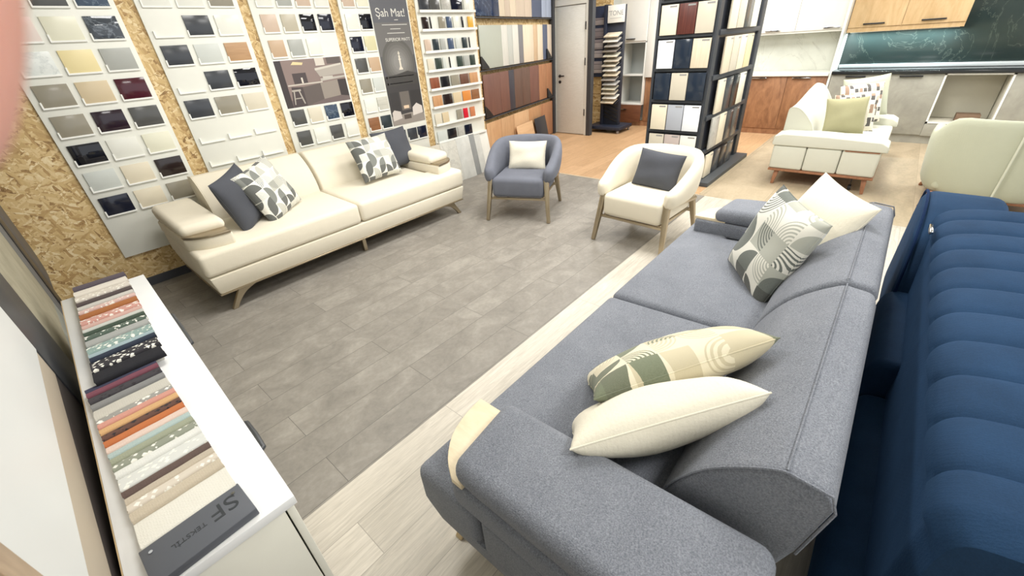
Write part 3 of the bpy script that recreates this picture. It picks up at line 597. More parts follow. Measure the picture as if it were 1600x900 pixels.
ll = bpy.data.lights.new('led', 'AREA'); ll.shape = 'RECTANGLE'; ll.size = .02; ll.size_y = 1.2; ll.energy = 14; ll.color = (.8, .95, 1); lo = bpy.data.objects.new('led', ll); COL.objects.link(lo); lo.parent = led; lo.location = (0, 0, -.012)

# ------------------------------------------------------------------ sofas
def make_sofa(label, F, metal, loc, rotz, back_h=1.0):
    t = thing('sofa', label, 'sofa', loc, rotz)
    # upholstered plinth flares outwards and upwards
    bm = prism([(.02, .155), (.0, .30), (.93, .30), (.93, .155)], 'x', -1.255, 1.255, .012, 2)
    for v in bm.verts: v.co.x *= 1+.022*(v.co.z-.155)/.15
    obj('plinth', bm, F, t)
    if metal is CHAMP: obj('metal_trim', prism([(.012, .146), (.012, .158), (.9, .158), (.9, .146)], 'x', -1.26, 1.26, .002, 1), metal, t)
    for s in (-1, 1):
        X = lambda v: v*s
        pts = [(X(.004), .0), (X(1.293), .0), (X(1.293), .275), (X(.99), .275), (X(.99), .80), (X(.004), .80)]
        bm = prism(pts, 'z', .305, .485, .035, 4)
        for v in bm.verts:
            if v.co.z > .4: v.co.z += .03*max(0, min(1, v.co.y/.8))+.008*math.sin(PI*min(1, abs(v.co.x)/1.0))
            if v.co.z < .4 and v.co.y > .0: v.co.y += .0
        obj('seat_cushion', bm, F, t)
        for (y0, y1) in ((.283, .62), (.628, .95)):
            bm = box(min(X(1.285), X(.99)), max(X(1.285), X(.99)), y0, y1, .295, .475, .022, 3); obj('side_panel', bm, F, t)
        # lower arm pad with curved front
        xi, xo = 1.005, 1.292
        arc = smooth_path([(xi, .055, 0), (1.09, .062, 0), (1.18, .09, 0), (1.25, .145, 0), (xo, .20, 0)], 3)
        plan = [(X(q.x), q.y) for q in arc]+[(X(xo), .93), (X(xi), .93)]
        obj('arm_base', prism(plan, 'z', .478, .575, .018, 3, .6), F, t)
        arc2 = smooth_path([(xi+.01, .05, 0), (1.09, .057, 0), (1.18, .085, 0), (1.25, .14, 0), (xo-.003, .20, 0)], 3)
        plan = [(X(q.x), q.y) for q in arc2]+[(X(xo-.003), .24), (X(xi+.01), .24)]
        obj('arm_tray', prism(plan, 'z', .573, .592, .003, 2, .6), metal if metal is CHAMP else TRAY, t)
        # upper pad
        plan = [(X(xi-.005), .165), (X(xo-.005), .198), (X(xo), .3), (X(xo), .95), (X(xi-.005), .95)]
        bm = prism(plan, 'z', .572, .660, .042, 6)
        for v in bm.verts:
            k = max(0, min(1, (v.co.y-.18)/.5)); 
            if v.co.z > .6: v.co.z += .035*k
        obj('arm_pad', bm, F, t)
        # back cushion
        prof = [(.66, .47), (.668, .55), (.70, .64), (.755, .73), (.82, .795), (.885, .842), (.91, .85), (.985, .842), (1.0, .80), (.975, .62), (.935, .45)]
        sm = [q for q in smooth_path([(a, b, 0) for a, b in prof[:7]], 3)]
        pr = [(q.x, q.y) for q in sm]+prof[7:]
        bm = prism(pr, 'x', X(.013), X(.95), .02, 4, .5); obj('back_cushion', bm, F, t)
        bm = bmesh.new()
        tube([(X(.945), q[0]+.001, q[1]+.001) for q in pr[:-1]], .0032, 6, bm); tube([(X(.02), .905, .8535), (X(.94), .905, .852)], .0022, 6, bm);
        obj('piping', bm, F, t)
        # blade legs
        for y in (.04, .86):
            top0, top1, f0, f1 = 1.13, .97, 1.225, 1.185
            cur = smooth_path([(top0, .15, 0), (1.16, .10, 0), (1.20, .04, 0), (f0, .0, 0)], 3)+smooth_path([(f1, .0, 0), (1.15, .05, 0), (1.08, .11, 0), (top1, .15, 0)], 3)
            obj('leg', prism([(X(q.x), q.y) for q in cur], 'y', y-.012, y+.022, .003, 1, .6), metal, t)
    obj('back_frame', prism([(.80, .30), (.93, .30), (.965, .62), (.93, .70), (.80, .60)], 'x', -.93, .93, .02, 2), F, t)
    obj('middle_leg', box(-.018, .018, .08, .12, 0, .15, .003), metal, t)
    return t
def M3(e1, e2, c):
    e1 = Vector(e1).normalized(); e2 = Vector(e2); e2 = (e2-e1*e2.dot(e1)).normalized(); n = e1.cross(e2)
    return Matrix(((e1.x, e2.x, n.x, c[0]), (e1.y, e2.y, n.y, c[1]), (e1.z, e2.z, n.z, c[2]), (0, 0, 0, 1)))
def pillow(name, label, mat, w, h, t, e1, e2, c, group=None, seed=0, back=None):
    """a filled cushion: local x along e1, local y along e2, face normal e1 x e2"""
    rnd = random.Random(seed); bm = bmesh.new(); n = 22; top = {}; bot = {}
    ph = [rnd.uniform(0, 6) for _ in range(4)]
    for i in range(n+1):
        for j in range(n+1):
            u = -math.cos(PI*i/n) if True else 0; v = -math.cos(PI*j/n)
            x = w/2*u*(1-.06*(1-v*v)); y = h/2*v*(1-.06*(1-u*u))
            k = max(0, (1-abs(u)**3.2)*(1-abs(v)**3.2))**.48
            wr = 1+.05*math.sin(5*u+ph[0]+2*v)+.05*math.sin(6*v+ph[1]-2*u)
            z = t/2*k*wr; top[i, j] = bm.verts.new((x, y, z))
            if 0 < i < n and 0 < j < n: bot[i, j] = bm.verts.new((x, y, -z*.95))
            else: bot[i, j] = top[i, j]
    for i in range(n):
        for j in range(n):
            bm.faces.new((top[i, j], top[i+1, j], top[i+1, j+1], top[i, j+1]))
            q = [bot[i, j], bot[i, j+1], bot[i+1, j+1], bot[i+1, j]]; f = bm.faces.new(q)
            if back: f.material_index = 1
    o = finish(name, bm, [mat, back] if back else mat, None, 75)
    o.matrix_world = M3(e1, e2, c)
    sm = bmesh.new(); pts = []
    for k in range(4):
        for s in range(12):
            a = -1+2*s/12; u, v = [(a, -1), (1, a), (-a, 1), (-1, -a)][k]
            pts.append((w/2*u*(1-.06*(1-v*v)), h/2*v*(1-.06*(1-u*u)), 0))
    tube(pts, .0028, 6, sm, True); obj('seam', sm, mat, o)
    return tag(o, label, 'cushion', group)

make_sofa('long cream three-seat sofa with slanted champagne legs along the chipboard wall', CREAMF, CHAMP, (1.78, 3.44, 0), 0)
make_sofa('large grey three-seat sofa with pale wood arm trays in the foreground', GREYF, GOLD, (1.69, .86, 0), PI)
nb = Vector((0, -.88, .47))
pillow('cushion', 'plain dark grey cushion leaning on the left arm of the cream sofa', DARKP, .44, .44, .15, (.52, .52, .10), (-.30, -.06, .72), (1.0, 3.83, .70), seed=1)
pillow('cushion', 'white and grey circle-patterned cushion beside the dark one, cream sofa left', PRINT, .46, .46, .15, (.62, .42, .13), (-.36, .12, .75), (1.235, 3.86, .70), seed=2)
pillow('cushion', 'white and grey circle-patterned cushion leaning on the right seat back, cream sofa', PRINT, .47, .42, .15, (1, .05, 0), (.0, .38, .85), (2.34, 3.93, .72), seed=3)
pillow('cushion', 'dark grey cushion tucked behind the patterned one at the cream sofa right', DARKP, .46, .40, .14, (1, .1, 0), (.02, .3, .9), (2.68, 4.07, .73), seed=4)
pillow('cushion', 'white and charcoal swirl-patterned cushion standing at the far end, grey sofa', PRINTB, .47, .47, .15, (-.40, -.27, -.03), (.12, -.11, .40), (2.21, .275, .705), seed=5)
pillow('cushion', 'plain white cushion behind the swirl-patterned cushion on the grey sofa', WHITEP, .46, .46, .12, (-.40, -.27, -.03), (.17, -.13, .40), (2.40, .15, .75), seed=6)
pillow('cushion', 'green and cream circle-patterned cushion in the middle of the grey sofa', PRINTG, .58, .46, .18, (.68, -.62, .24), (-.55, -.38, .50), (1.17, .365, .630), seed=7)
pillow('cushion', 'plain cream woven cushion leaning on the near arm of the grey sofa', WHITEP, .54, .42, .18, (.69, -.66, .22), (-.50, -.40, .62), (.93, .302, .625), seed=8)

# pale sofa by the kitchen, seen end-on
def pale_sofa():
    t = thing('sofa', 'off-white sofa on oak legs seen end-on by the kitchen cabinets', 'sofa', (5.65, .47, 0))
    L = 1.78
    obj('wood_rail', box(.0, L, -.49, .49, .155, .18, .004), LEGW, t)
    for x0, x1, y0, y1 in ((0, .30, -.485, -.16), (0, .30, -.155, .16), (0, .30, .165, .49), (.30, L-.3, -.485, .3), (L-.3, L, -.485, .49)):
        obj('body_panel', box(x0+.003, x1-.001, y0, y1, .181, .44, .022, 3), OFFW, t)
    for x0 in (.0, L-.3):
        bm = prism([(-.53, .44), (-.52, .50), (-.46, .535), (.0, .56), (.42, .565), (.5, .54), (.51, .46), (.5, .44)], 'x', x0-.01, x0+.32, .022, 4); obj('arm_pad', bm, OFFW, t)
        obj('piping', tube([(x0-.0, -.53, .475), (x0-.002, .0, .50), (x0-.0, .505, .50)], .005, 6), OFFW, t)
        obj('arm_wood_inlay', box(x0-.004, x0+.05, -.47, -.18, .428, .437, .001), LEGW, t)
    obj('seat_cushion', prism([(-.5, .40), (-.49, .455), (.2, .475), (.25, .40)], 'x', .31, L-.30, .02, 4), OFFW, t)
    prof = [(.16, .46), (.2, .6), (.27, .70), (.34, .77), (.40, .80), (.46, .79), (.47, .7), (.47, .44)]
    bm = bmesh.new(); rings = []
    sm = [(q.x, q.y) for q in smooth_path([(a, b, 0) for a, b in prof], 3)]
    for x, k in ((.28, 1), (.285, 1.0), (.55, 1.03), (.75, 1.15), (1.0, 1.36), (1.25, 1.45), (1.4, 1.4), (L-.15, 1.05)):
        rings.append([bm.verts.new((x, a-(.1*(k-1)), .46+(z-.46)*k)) for a, z in sm])
    for A, B in zip(rings, rings[1:]):
        for i in range(len(A)-1): bm.faces.new((A[i], A[i+1], B[i+1], B[i]))
    bm.faces.new(rings[0]); bm.faces.new(rings[-1][::-1]); obj('backrest', bm, OFFW, t)
    obj('piping', tube([(.28, a, z) for a, z in sm], .006, 6), OFFW, t)
    obj('caster', cyl((.13, -.33, .03), .03, .03, 14, 'y'), BLACK, t); obj('caster_stem', box(.125, .135, -.32, -.31, .05, .158), BLACK, t)
    for x, dx in ((.05, -.05), (L-.05, .05)):
        for y, dy in ((-.42, -.03), (.4, .03)): obj('leg', bar((x, y, .16), (x+dx*.6, y+dy*.6, 0), .035, .05, .022, .03), LEGW, t)
pale_sofa()
pillow('cushion', 'olive velvet cushion at the near end of the off-white sofa', OLIVEF, .38, .38, .13, (.25, -.85, .05), (.25, .1, .9), (6.12, .42, .70), seed=9)
pillow('cushion', 'brown, black and white dabbed cushion right behind the olive cushion', PRINTM, .40, .40, .12, (.25, -.85, .05), (.25, .1, .9), (6.28, .36, .71), seed=10)
pillow('cushion', 'brown, black and white dabbed cushion at the far back of off-white sofa', PRINTM, .46, .44, .14, (.5, -.8, .05), (.15, .2, .9), (6.80, .36, .74), seed=11)
pillow('cushion', 'plain cream cushion peeking out behind the dabbed cushion, off-white sofa', SAGEC, .50, .46, .12, (.5, -.8, .09), (.15, .2, .9), (6.98, .34, .79), seed=12)

# ------------------------------------------------------------------ armchairs
def armchair(label, F, loc, rotz):
    t = thing('armchair', label, 'armchair', loc, rotz)     # front faces local -y, front feet near y=0
    bm = box(-.278, .278, .035, .62, .245, .445, .045, 5)
    for v in bm.verts:
        if v.co.z > .38: v.co.z += .012*math.cos(v.co.x*4)*max(0, math.sin(PI*min(1, max(0, (v.co.y-.04)/.58))))
    obj('seat', bm, F, t)
    # wrap-around shell
    path = smooth_path([(-.302, .055, 0), (-.318, .18, 0), (-.325, .33, 0), (-.305, .50, 0), (-.22, .645, 0), (-.09, .705, 0), (0, .712, 0), (.09, .705, 0), (.22, .645, 0), (.305, .50, 0), (.325, .33, 0), (.318, .18, 0), (.302, .055, 0)], 4)
    m = len(path); bm = bmesh.new(); rings = []; NS = 18
    for i, q in enumerate(path):
        s = i/(m-1); e = min(s, 1-s)*2
        a, b = path[max(0, i-1)], path[min(m-1, i+1)]; tg = (b-a).normalized(); nn = Vector((tg.y, -tg.x, 0))
        out = Vector((q.x, q.y-.3, 0)); nn = nn if nn.dot(out) > 0 else -nn
        k = min(1, max(0, e/.62)); k = k*k*(3-2*k)
        zt = .535+.215*k; zb = .395-.06*max(0, (e-.45)/.55)
        cap = min(1, e/.09); cap = math.sqrt(max(0.0, 1-(1-cap)**2)); cap = max(cap, .12)
        zc, hh = (zt+zb)/2, (zt-zb)/2*(.55+.45*cap); th = .054*max(.3, cap)
        ring = []
        for j in range(NS):
            g = 2*PI*j/NS; cg, sg = math.cos(g), math.sin(g)
            px = th*math.copysign(abs(cg)**.75, cg); pz = hh*math.copysign(abs(sg)**.8, sg)
            lean = .03*(pz+hh)/(2*hh)*(.3+k)
            w = q+nn*(px+lean); ring.append(bm.verts.new((w.x, w.y, zc+pz)))
        rings.append(ring)
    for A, B in zip(rings, rings[1:]):
        for j in range(NS): bm.faces.new((A[j], A[(j+1) % NS], B[(j+1) % NS], B[j]))
    bm.faces.new(rings[0]); bm.faces.new(rings[-1][::-1]); obj('backrest', bm, F, t, 70)
    for s in (-1, 1):
        obj('leg', bar((s*.298, .095, .43), (s*.335, .0, 0), .05, .05, .03, .036, .006, (1, 0, 0)), CHAMP, t)
        obj('leg', bar((s*.29, .60, .37), (s*.32, .70, 0), .042, .052, .026, .034, .006, (1, 0, 0)), CHAMP, t)
        obj('arm_rail', bar((s*.31, .09, .408), (s*.315, .62, .352), .03, .03, .03, .028, .006), CHAMP, t)
    obj('front_rail', bar((-.30, .06, .232), (.30, .06, .232), .028, .022, None, None, .005), CHAMP, t)
    obj('rear_rail', bar((-.29, .62, .232), (.29, .62, .232), .028, .03, None, None, .005), CHAMP, t)
    for s in (-1, 1): obj('seat_rail', bar((s*.26, .06, .24), (s*.26, .62, .24), .025, .025, None, None, .004), CHAMP, t)
    return t
g_rot = math.atan2(.40, .915)-PI/2
armchair('grey velvet barrel armchair with champagne metal legs and white cushion', GREYV, (3.124, 2.725, 0), g_rot)
c_rot = math.atan2(-.055, .998)-PI/2+.055
c_rot = math.atan2(-.055, 1)-PI/2
armchair('cream barrel armchair with champagne metal legs and grey cushion', CREAMF, (3.143, 1.492, 0), c_rot)
def on_chair(loc, rot, p, e1, e2):
    R = Matrix.Rotation(rot, 3, 'Z'); return R@Vector(e1), R@Vector(e2), Vector(loc)+R@Vector(p)
e1, e2, c = on_chair((3.124, 2.725, 0), g_rot, (.0, .49, .575), (1, 0, 0), (0, .30, .9))
pillow('cushion', 'small white lumbar cushion on the grey armchair', WHITEP, .42, .30, .12, e1, e2, c, seed=13)
e1, e2, c = on_chair((3.143, 1.492, 0), c_rot, (.015, .45, .59), (1, -.05, -.06), (.05, .32, .9))
pillow('cushion', 'small slate grey cushion on the cream armchair', DARKP, .42, .32, .13, e1, e2, c, seed=14)

# beige armchair seen from behind at the right edge
def wing_chair():
    t = thing('armchair', 'pale sage high-back armchair on oak legs at the right edge', 'armchair', (5.9, -.86, 0))
    pts = smooth_path([(.40, .43, 0), (.15, .455, 0), (-.12, .46, 0), (-.32, .38, 0), (-.42, .18, 0), (-.435, 0, 0), (-.42, -.18, 0), (-.32, -.38, 0), (-.12, -.46, 0), (.15, -.455, 0), (.40, -.43, 0)], 4)
    bm = bmesh.new(); rings = []; m = len(pts); NS = 18
    for i, q in enumerate(pts):
        s = i/(m-1); e = min(s, 1-s)*2; k = min(1, max(0, (e-.38)/.26)); k = k*k*(3-2*k)
        zt = .63+.03*min(1, e/.1)+.16*k; zb = .13+.0*e
        a, b = pts[max(0, i-1)], pts[min(m-1, i+1)]; tg = (b-a).normalized(); nn = Vector((tg.y, -tg.x, 0)); nn = nn if nn.dot(q) > 0 else -nn
        zc, hh = (zt+zb)/2, (zt-zb)/2; ring = []
        for j in range(NS):
            g = 2*PI*j/NS; cg, sg = math.cos(g), math.sin(g); px = .05*math.copysign(abs(cg)**.6, cg); pz = hh*math.copysign(abs(sg)**.45, sg)
            w = q+nn*(px+.03*(pz/hh)-.05*max(0, -pz/hh-.6)); ring.append(bm.verts.new((w.x, w.y, zc+pz)))
        rings.append(ring)
    for A, B in zip(rings, rings[1:]):
        for j in range(NS): bm.faces.new((A[j], A[(j+1) % NS], B[(j+1) % NS], B[j]))
    bm.faces.new(rings[0]); bm.faces.new(rings[-1][::-1]); obj('backrest', bm, SAGEC, t, 70)
    obj('seat', box(-.36, .42, -.40, .40, .16, .43, .05, 4), SAGEC, t)
    obj('piping', tube([(-.482, .0, .14), (-.512, .0, .45), (-.53, .0, .78)], .008, 6), MINT, t)
    obj('wood_frame', box(-.38, .36, -.41, .41, .105, .135, .01, 2), LEGW, t)
    for x, dx in ((-.34, -.06), (.34, .06)):
        for y, dy in ((-.36, -.07), (.36, .07)): obj('leg', bar((x, y, .14), (x+dx, y+dy, 0), .05, .05, .03, .03, .006, (0, 1, 0)), LEGW, t)
wing_chair()

# ------------------------------------------------------------------ blue velvet sofa
def blue_sofa():
    t = thing('sofa', 'dark blue velvet sofa with channel-stitched back at the right edge', 'sofa', (1.7, -.6, 0))
    prof = [(.315, .30), (.32, .55), (.322, .70), (.318, .80), (.30, .845), (.26, .868), (.16, .885), (.0, .89), (-.16, .87), (-.28, .80), (-.32, .6), (-.33, .3)]
    sm = smooth_path([(a, b, 0) for a, b in prof], 4); X0, P, NCH = -.915, .17, 11
    bm = bmesh.new(); rings = []; n = 12*NCH
    for i in range(n+1):
        x = X0+P*NCH*i/n; ph = (i % 12)/12; bump = .014*(math.sin(PI*ph)**.5 if ph else 0)
        fall = min(1, (i+.0)/4, (n-i)/4) if True else 1
        ring = []
        for k, q in enumerate(sm):
            a, b = sm[max(0, k-1)], sm[min(len(sm)-1, k+1)]; tg = (b-a).normalized(); nr = Vector((tg.y, -tg.x, 0))
            if nr.dot(Vector((q.x, q.y-.5, 0))) < 0: nr = -nr
            amt = bump if (q.y > .80 or q.x < .2) else bump*max(0, (q.y-.785)/.02)
            w = q+nr*(amt-.02*(1-max(0, fall))); ring.append(bm.verts.new((x, w.x, w.y)))
        rings.append(ring)
    for A, B in zip(rings, rings[1:]):
        for k in range(len(A)-1): bm.faces.new((A[k], A[k+1], B[k+1], B[k]))
    bm.faces.new(rings[0]); bm.faces.new(rings[-1][::-1]); obj('channelled_backrest', bm, BLUEF, t, 42)
    obj('base', box(-1.04, 1.1, -.32, .36, .08, .32, .03, 3), BLUEF, t)
    # low padded seat block in front of the back and the rounded far arm
    for x0, x1, zt in ((-.9, .02, .42), (.03, .66, .56)): obj('seat_cushion', prism([(.30, .20), (.39, .20), (.41, .30), (.405, zt-.06), (.38, zt-.01), (.30, zt)], 'x', x0, x1, .03, 4), BLUEF, t)
    arm = [(.62, .36), (.63, .52), (.68, .66), (.80, .78), (.95, .86), (1.15, .88), (1.28, .80), (1.3, .5), (1.25, .3), (.75, .28)]
    sm2 = smooth_path([(a, b, 0) for a, b in arm], 3, True)
    obj('arm', prism([(q.x, q.y) for q in sm2], 'y', .08, .375, .05, 5, .7), BLUEF, t)
    obj('arm_piping', tube([(q.x, .365, q.y) for q in sm2[:22]], .006, 6), fabric(20, 40, 72, .4, 900, .1), t)
    obj('adjuster_handle', box(.62, .72, .335, .35, .845, .86, .005, 3), CHROME, t)
    for x in (-1.0, 1.15):
        for y in (-.26, .3): obj('leg', bar((x, y, .1), (x+.06, y+.01, 0), .03, .03, .018, .018, .004), GOLD, t)
blue_sofa()

# ------------------------------------------------------------------ sideboard with fabric books
SBR = math.radians(-2.1)
sb = thing('sideboard', 'white sideboard with dark handles, fabric swatch books lying on it', 'sideboard', (.075, .83, 0), SBR+PI/2)   # local x runs along the length
HS, LS, DS = .75, 1.86, .315
CW = plain(238, 236, 222, .35)
def lb(x0, x1, y0, y1, z0, z1, r=.002, seg=2): return box(x0, x1, y0, y1, z0, z1, r, seg)
obj('worktop', lb(-.0, LS, .0, DS, HS-.028, HS, .002), plain(240, 241, 240, .22), sb)
obj('edge_band', lb(.0, LS, DS, DS+.002, HS-.028, HS, 0), plain(196, 170, 128, .7), sb)
obj('carcass', lb(.02, LS-.01, .03, DS-.005, .06, HS-.028, .002), CW, sb)
for k in range(4):
    d = obj('door', lb(.022+k*.457, .022+(k+1)*.457-.004, .008, .026, .08, HS-.034, .002), CW, sb)
for x in (.27, .42, 1.04, 1.395): pass
for x0, x1 in ((.27, .43), (1.05, 1.40)):
    obj('handle', tube([(x0, .006, .69), (x0+.01, -.008, .69), ((x0+x1)/2, -.010, .69), (x1-.01, -.008, .69), (x1, .006, .69)], .007, 8), CHAR, sb)
for x in (.06, LS-.06):
    for y in (.05, DS-.04): obj('foot', lb(x-.02, x+.02, y-.015, y+.015, 0, .06), CHAR, sb)
FB = [('purple grey', (92, 82, 92)), ('cream', (226, 216, 200)), ('cream dotted', (214, 202, 186), 1), ('dark brown', (92, 78, 76)), ('light grey', (206, 200, 188)), ('pink dotted', (224, 180, 166), 1), ('rust orange', (190, 108, 50)), ('pink and white dotted', (222, 150, 132), 1),
 ('salmon pink', (226, 172, 156)), ('pale grey', (206, 208, 196)), ('dark green', (74, 92, 76)), ('green and white dotted', (88, 108, 92), 1), ('silver grey', (172, 174, 168)), ('teal and white dotted', (140, 172, 164), 1), ('light blue', (158, 184, 190)), ('navy', (52, 62, 80)), ('black and white dotted', (48, 46, 52), 1), ('black', (46, 46, 52)),
 ('plum blue', (70, 72, 98)), ('crimson', (136, 72, 88)), ('black dotted', (62, 58, 66), 2), ('mid grey', (140, 140, 138)), ('light beige', (208, 202, 186)), ('grey printed', (160, 158, 148), 1), ('coral pink', (232, 150, 130)), ('amber', (236, 176, 108)), ('brown mottled', (110, 66, 50), 2), ('bright orange', (226, 116, 56)),
 ('blush', (240, 206, 186)), ('pale aqua', (176, 200, 196)), ('sage', (164, 170, 140)), ('sage printed', (150, 156, 134), 1), ('white', (236, 236, 228)), ('white printed', (222, 224, 216), 1), ('chocolate brown', (110, 88, 80)), ('sand', (204, 186, 160)), ('white striped', (226, 212, 190), 1), ('beige', (212, 194, 164)), ('ivory', (240, 236, 220))]
YS = [2.655, 2.575, 2.50, 2.445, 2.395, 2.35, 2.29, 2.222, 2.18, 2.142, 2.11, 2.07, 2.01, 1.94, 1.905, 1.878, 1.80, 1.712, 1.70, 1.673, 1.627, 1.59, 1.52, 1.495, 1.47, 1.436, 1.402, 1.37, 1.336, 1.307, 1.28, 1.248, 1.217, 1.16, 1.13, 1.102, 1.077, 1.04, .948]
def strip_print(rgb, dark):
    n = N('strip_print'); co = n.co((1, 1, .001)); v = n.n('TexVoronoi', in_Scale=62, feature='F1', distance='MANHATTAN'); n.set(v.inputs['Vector'], co)
    f = n.math('LESS_THAN', v.outputs[0], .5)
    return n.out(n.mix(f, S(*rgb), S(40, 36, 40) if dark else S(234, 232, 222)), .85)
ORD2 = ORD+['seventeenth', 'eighteenth', 'nineteenth', 'twentieth', 'twenty-first']
def fabric_strip(k, x0, x1, y0, y1, z, nm, rgb, pr):
    """folded cloth swatch: lies like a shingle with a rolled front edge. y0 nearer the camera"""
    h = .010; bm = bmesh.new(); sec = []
    L = y1-y0
    for a in range(9):
        q = PI*(-.5)-PI*a/8; sec.append((y0+h*.9+h*.9*math.cos(q), z+h+h*math.sin(q)))
    sec.append((y0+h*2.5, z+2*h*.98)); sec.append((y1, z+.9*h)); sec.append((y1, z+.001)); 
    rnd = random.Random(k); N_ = 10; rings = []
    for i in range(N_+1):
        x = x0+(x1-x0)*i/N_; w = .0005*math.sin(i*1.3+k); rings.append([bm.verts.new((x+(rnd.uniform(-.0012, .0012) if i in (0, N_) else 0), yy+w*.6, zz+(w*.4 if zz > z+.004 else 0))) for yy, zz in sec])
    for A, B in zip(rings, rings[1:]):
        for i in range(len(A)): bm.faces.new((A[i], A[(i+1) % len(A)], B[(i+1) % len(B)], B[i]))
    bm.faces.new(rings[0][::-1]); bm.faces.new(rings[-1])
    m = strip_print(rgb, pr == 2) if pr else fabric(*rgb, .2, 1200, .08)
    o = finish('fabric_swatch', bm, m, None, 60)
    book = 'far' if k < 18 else 'near'
    tag(o, f'{nm} cloth swatch, {ORD2[k if k < 18 else k-18]} in the {book} book on the sideboard', 'fabric swatch', f'cloth swatches of the {book} book')
for k, it in enumerate(FB):
    nm, rgb = it[0], it[1]; _g = sum(rgb)/3; rgb = tuple(int((c*.72+_g*.28)*.94) for c in rgb); pr = it[2] if len(it) > 2 else 0; y0 = YS[k]
    y1 = (YS[k-1] if k not in (0, 18) else y0+.07)+.012
    if k == 18: y1 = y0+.03
    u = (YS[0]-y0)/(YS[0]-1.71)
    xl, xr = (-.115-.047*u, .08-.05*u) if k < 18 else (-.193, -.004)
    fabric_strip(k, xl, xr, y0, y1, HS+.0012+(.0195 if k < 18 else 0.004), nm, rgb, pr)
tag(obj('swatch_book_backing', prism([(-.150, 1.74), (.022, 1.74), (.07, 2.69), (-.110, 2.69)], 'z', HS+.0008, HS+.019, .002, 1), plain(214, 210, 200, .8)), 'thick pale backing stack under the far fabric swatch book', 'swatch book')
tag(obj('swatch_book_backing', box(-.192, -.006, .93, 1.70, HS+.0008, HS+.0045, .001), plain(226, 224, 214, .8)), 'thin white backing card under the near fabric swatch book', 'swatch book')
cd = thing('swatch_book_cover', 'dark grey swatch-book cover card with embossed logo at the sideboard end', 'cover', (-.098, .90, HS+.001), math.radians(2))
DC = plain(86, 89, 96, .55); DC2 = plain(46, 50, 54, .5)
obj('card', box(-.1, .1, -.055, .052, 0, .022, .002), DC, cd)
text('logo', 'SF', .062, (.055, .03, .0222), (0, 0, PI), DC2, cd)
text('lettering', 'TEKSTİL', .018, (-.018, .008, .0222), (0, 0, PI), DC2, cd)
for x in (-.082, .082): obj('rivet', cyl((x, .03, .022), .004, .002, 12), CHROME, cd)

# ------------------------------------------------------------------ panels along the left wall
XL = -.245
lw = thing('wall_display_base', 'dark low plinth running along the left wall behind the sideboard', 'plinth', (-.3, 1.2, 0))
obj('plinth_body', box(-.055, .05, -1.6, .85, 0, .76, .003), plain(58, 52, 50, .6), lw); obj('plinth_ledge', box(-.055, .052, -1.6, .75, .76, .868, .006), plain(176, 164, 146, .6), lw)
n = N('white_board'); WB = n.out(n.mix(n.noise(n.co(), 1.3, 2), S(214, 216, 214), S(232, 234, 232)), .5)
tag(obj('white_panel', prism([(-.2, .87), (1.85, .87), (1.95, .87), (1.95, 2.5), (-.2, 2.5)], 'x', XL-.02, XL, .004), WB), 'large glossy white panel on the left wall above the dark plinth', 'panel')
tag(obj('door_panel', box(XL-.04, XL, 1.955, 2.425, .0, 2.4, .004), plain(60, 62, 66, .4)), 'tall charcoal door panel on the left wall next to the white panel', 'panel')
tag(obj('stone_board', box(XL-.03, XL-.002, 2.43, 3.415, .52, 2.4, .003), concrete((146, 140, 120), (176, 170, 148), .6, 6)), 'beige stone-look board on the left wall beyond the charcoal panel', 'panel')
tag(obj('grey_board', box(XL-.03, XL-.002, 2.43, 3.415, .0, .518, .003), concrete((122, 124, 118), (142, 144, 136), .6, 6)), 'grey board standing below the beige stone-look board', 'panel')
tag(obj('grey_upright', box(XL-.03, XL-.004, 3.42, 3.70, .0, 2.4, .003), plain(104, 106, 108, .5)), 'narrow grey upright board on the left wall past the stone-look board', 'panel')
tag(obj('black_upright', box(XL-.03, XL, 3.705, 3.95, .0, 2.4, .003), plain(30, 32, 38, .35)), 'narrow black upright strip on the left wall near the corner', 'panel')
pts = [(3.96, 2.4), (3.96, .42), (4.2, .42)]+[(4.30+.22*math.sin(a), .64-.22*math.cos(a)) for a in [PI/2*k/6 for k in range(7)]]+[(4.52, 2.4)]
tag(obj('rounded_panel', prism(pts, 'x', XL-.025, XL, .004, 2, .6), plain(84, 84, 88, .45)), 'dark grey panel with rounded lower corner at the left wall corner', 'panel')
sl = thing('slatted_frame', 'brown wooden slatted frame at the lower left edge of the picture', 'frame', (XL+.02, .49, .87))
for k in range(4): obj('slat', box(-.015, .015, .165-.075*k-.055, .165-.075*k, 0, 1.2, .003), wood((150, 126, 100), (186, 162, 134), (10, 10, 2)), sl)
obj('backing', box(-.018, -.015, -.13, .165, 0, 1.2), BLACK, sl)

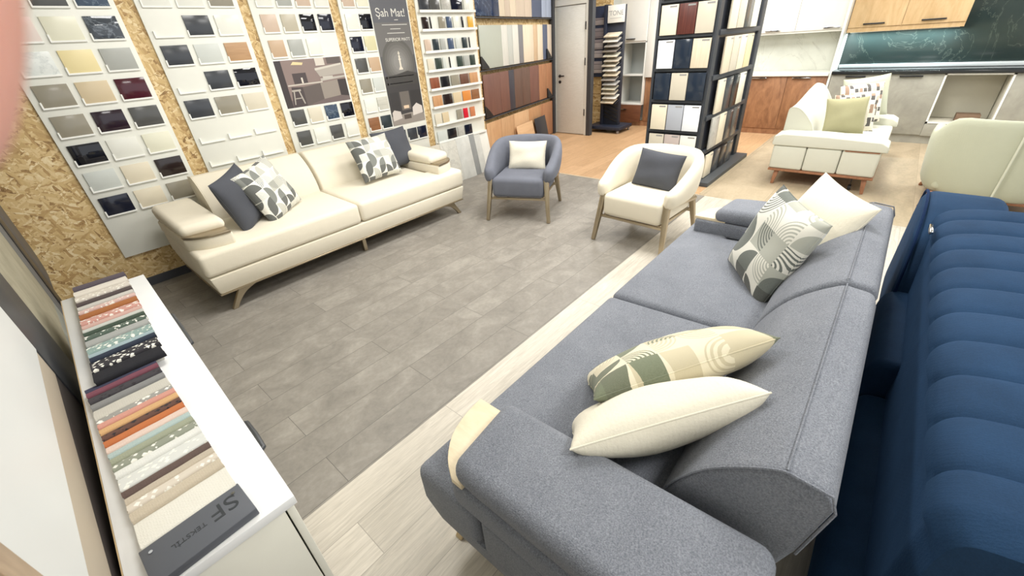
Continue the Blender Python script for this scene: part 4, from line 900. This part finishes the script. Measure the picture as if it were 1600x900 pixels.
# ------------------------------------------------------------------ the photographer's fingertip by the lens
def cp(x, y, z): return Vector((0, 0, EYE))+RIGHT*x+DOWN*y+FWD*z
def hand():
    P = [(-.092, -.105, -.005), (-.080, -.088, .012), (-.067, -.062, .030), (-.0580, -.036, .0395), (-.0580, -.020, .040), (-.0598, -.0088, .040),
         (-.106, -.072, -.004), (-.094, -.05, .012), (-.090, -.03, .012), (-.089, -.018, .004),
         (-.114, -.05, -.014), (-.105, -.03, .0), (-.101, -.012, .0), (-.099, -.002, -.008),
         (-.118, -.03, -.026), (-.112, -.012, -.014), (-.108, .003, -.014), (-.106, .01, -.022),
         (-.125, -.09, -.035), (-.135, -.06, -.055), (-.15, -.02, -.09), (-.19, .06, -.14),
         (-.09, -.08, -.04), (-.068, -.07, -.05), (-.05, -.068, -.052)]
    R = [.012, .0098, .0090, .0086, .0080, .0062, .0115, .0092, .0085, .007, .0112, .009, .0082, .0068, .0102, .0082, .0072, .006, .020, .022, .021, .028, .013, .0105, .0085]
    E = [(18, 0), (0, 1), (1, 2), (2, 3), (3, 4), (4, 5), (18, 6), (6, 7), (7, 8), (8, 9), (18, 10), (10, 11), (11, 12), (12, 13), (18, 14), (14, 15), (15, 16), (16, 17), (18, 19), (19, 20), (20, 21), (18, 22), (22, 23), (23, 24)]
    me = bpy.data.meshes.new('hand'); me.from_pydata([tuple(cp(*q)) for q in P], E, []); o = bpy.data.objects.new('hand', me); COL.objects.link(o)
    sk = o.modifiers.new('skin', 'SKIN'); sk.use_smooth_shade = True
    for v, r in zip(me.skin_vertices[0].data, R): v.radius = (r, r)
    me.skin_vertices[0].data[18].use_root = True
    ss = o.modifiers.new('sub', 'SUBSURF'); ss.levels = 2; ss.render_levels = 2
    n = N('skin'); co = n.co(); m = n.out(n.mix(n.noise(co, 60, 3), S(186, 130, 114), S(206, 158, 144)), .5); n.b.inputs['Subsurface Weight'].default_value = .1
    me.materials.append(m)
    tag(o, 'blurred pink fingertip of the photographer at the upper left picture edge', 'hand')
hand()
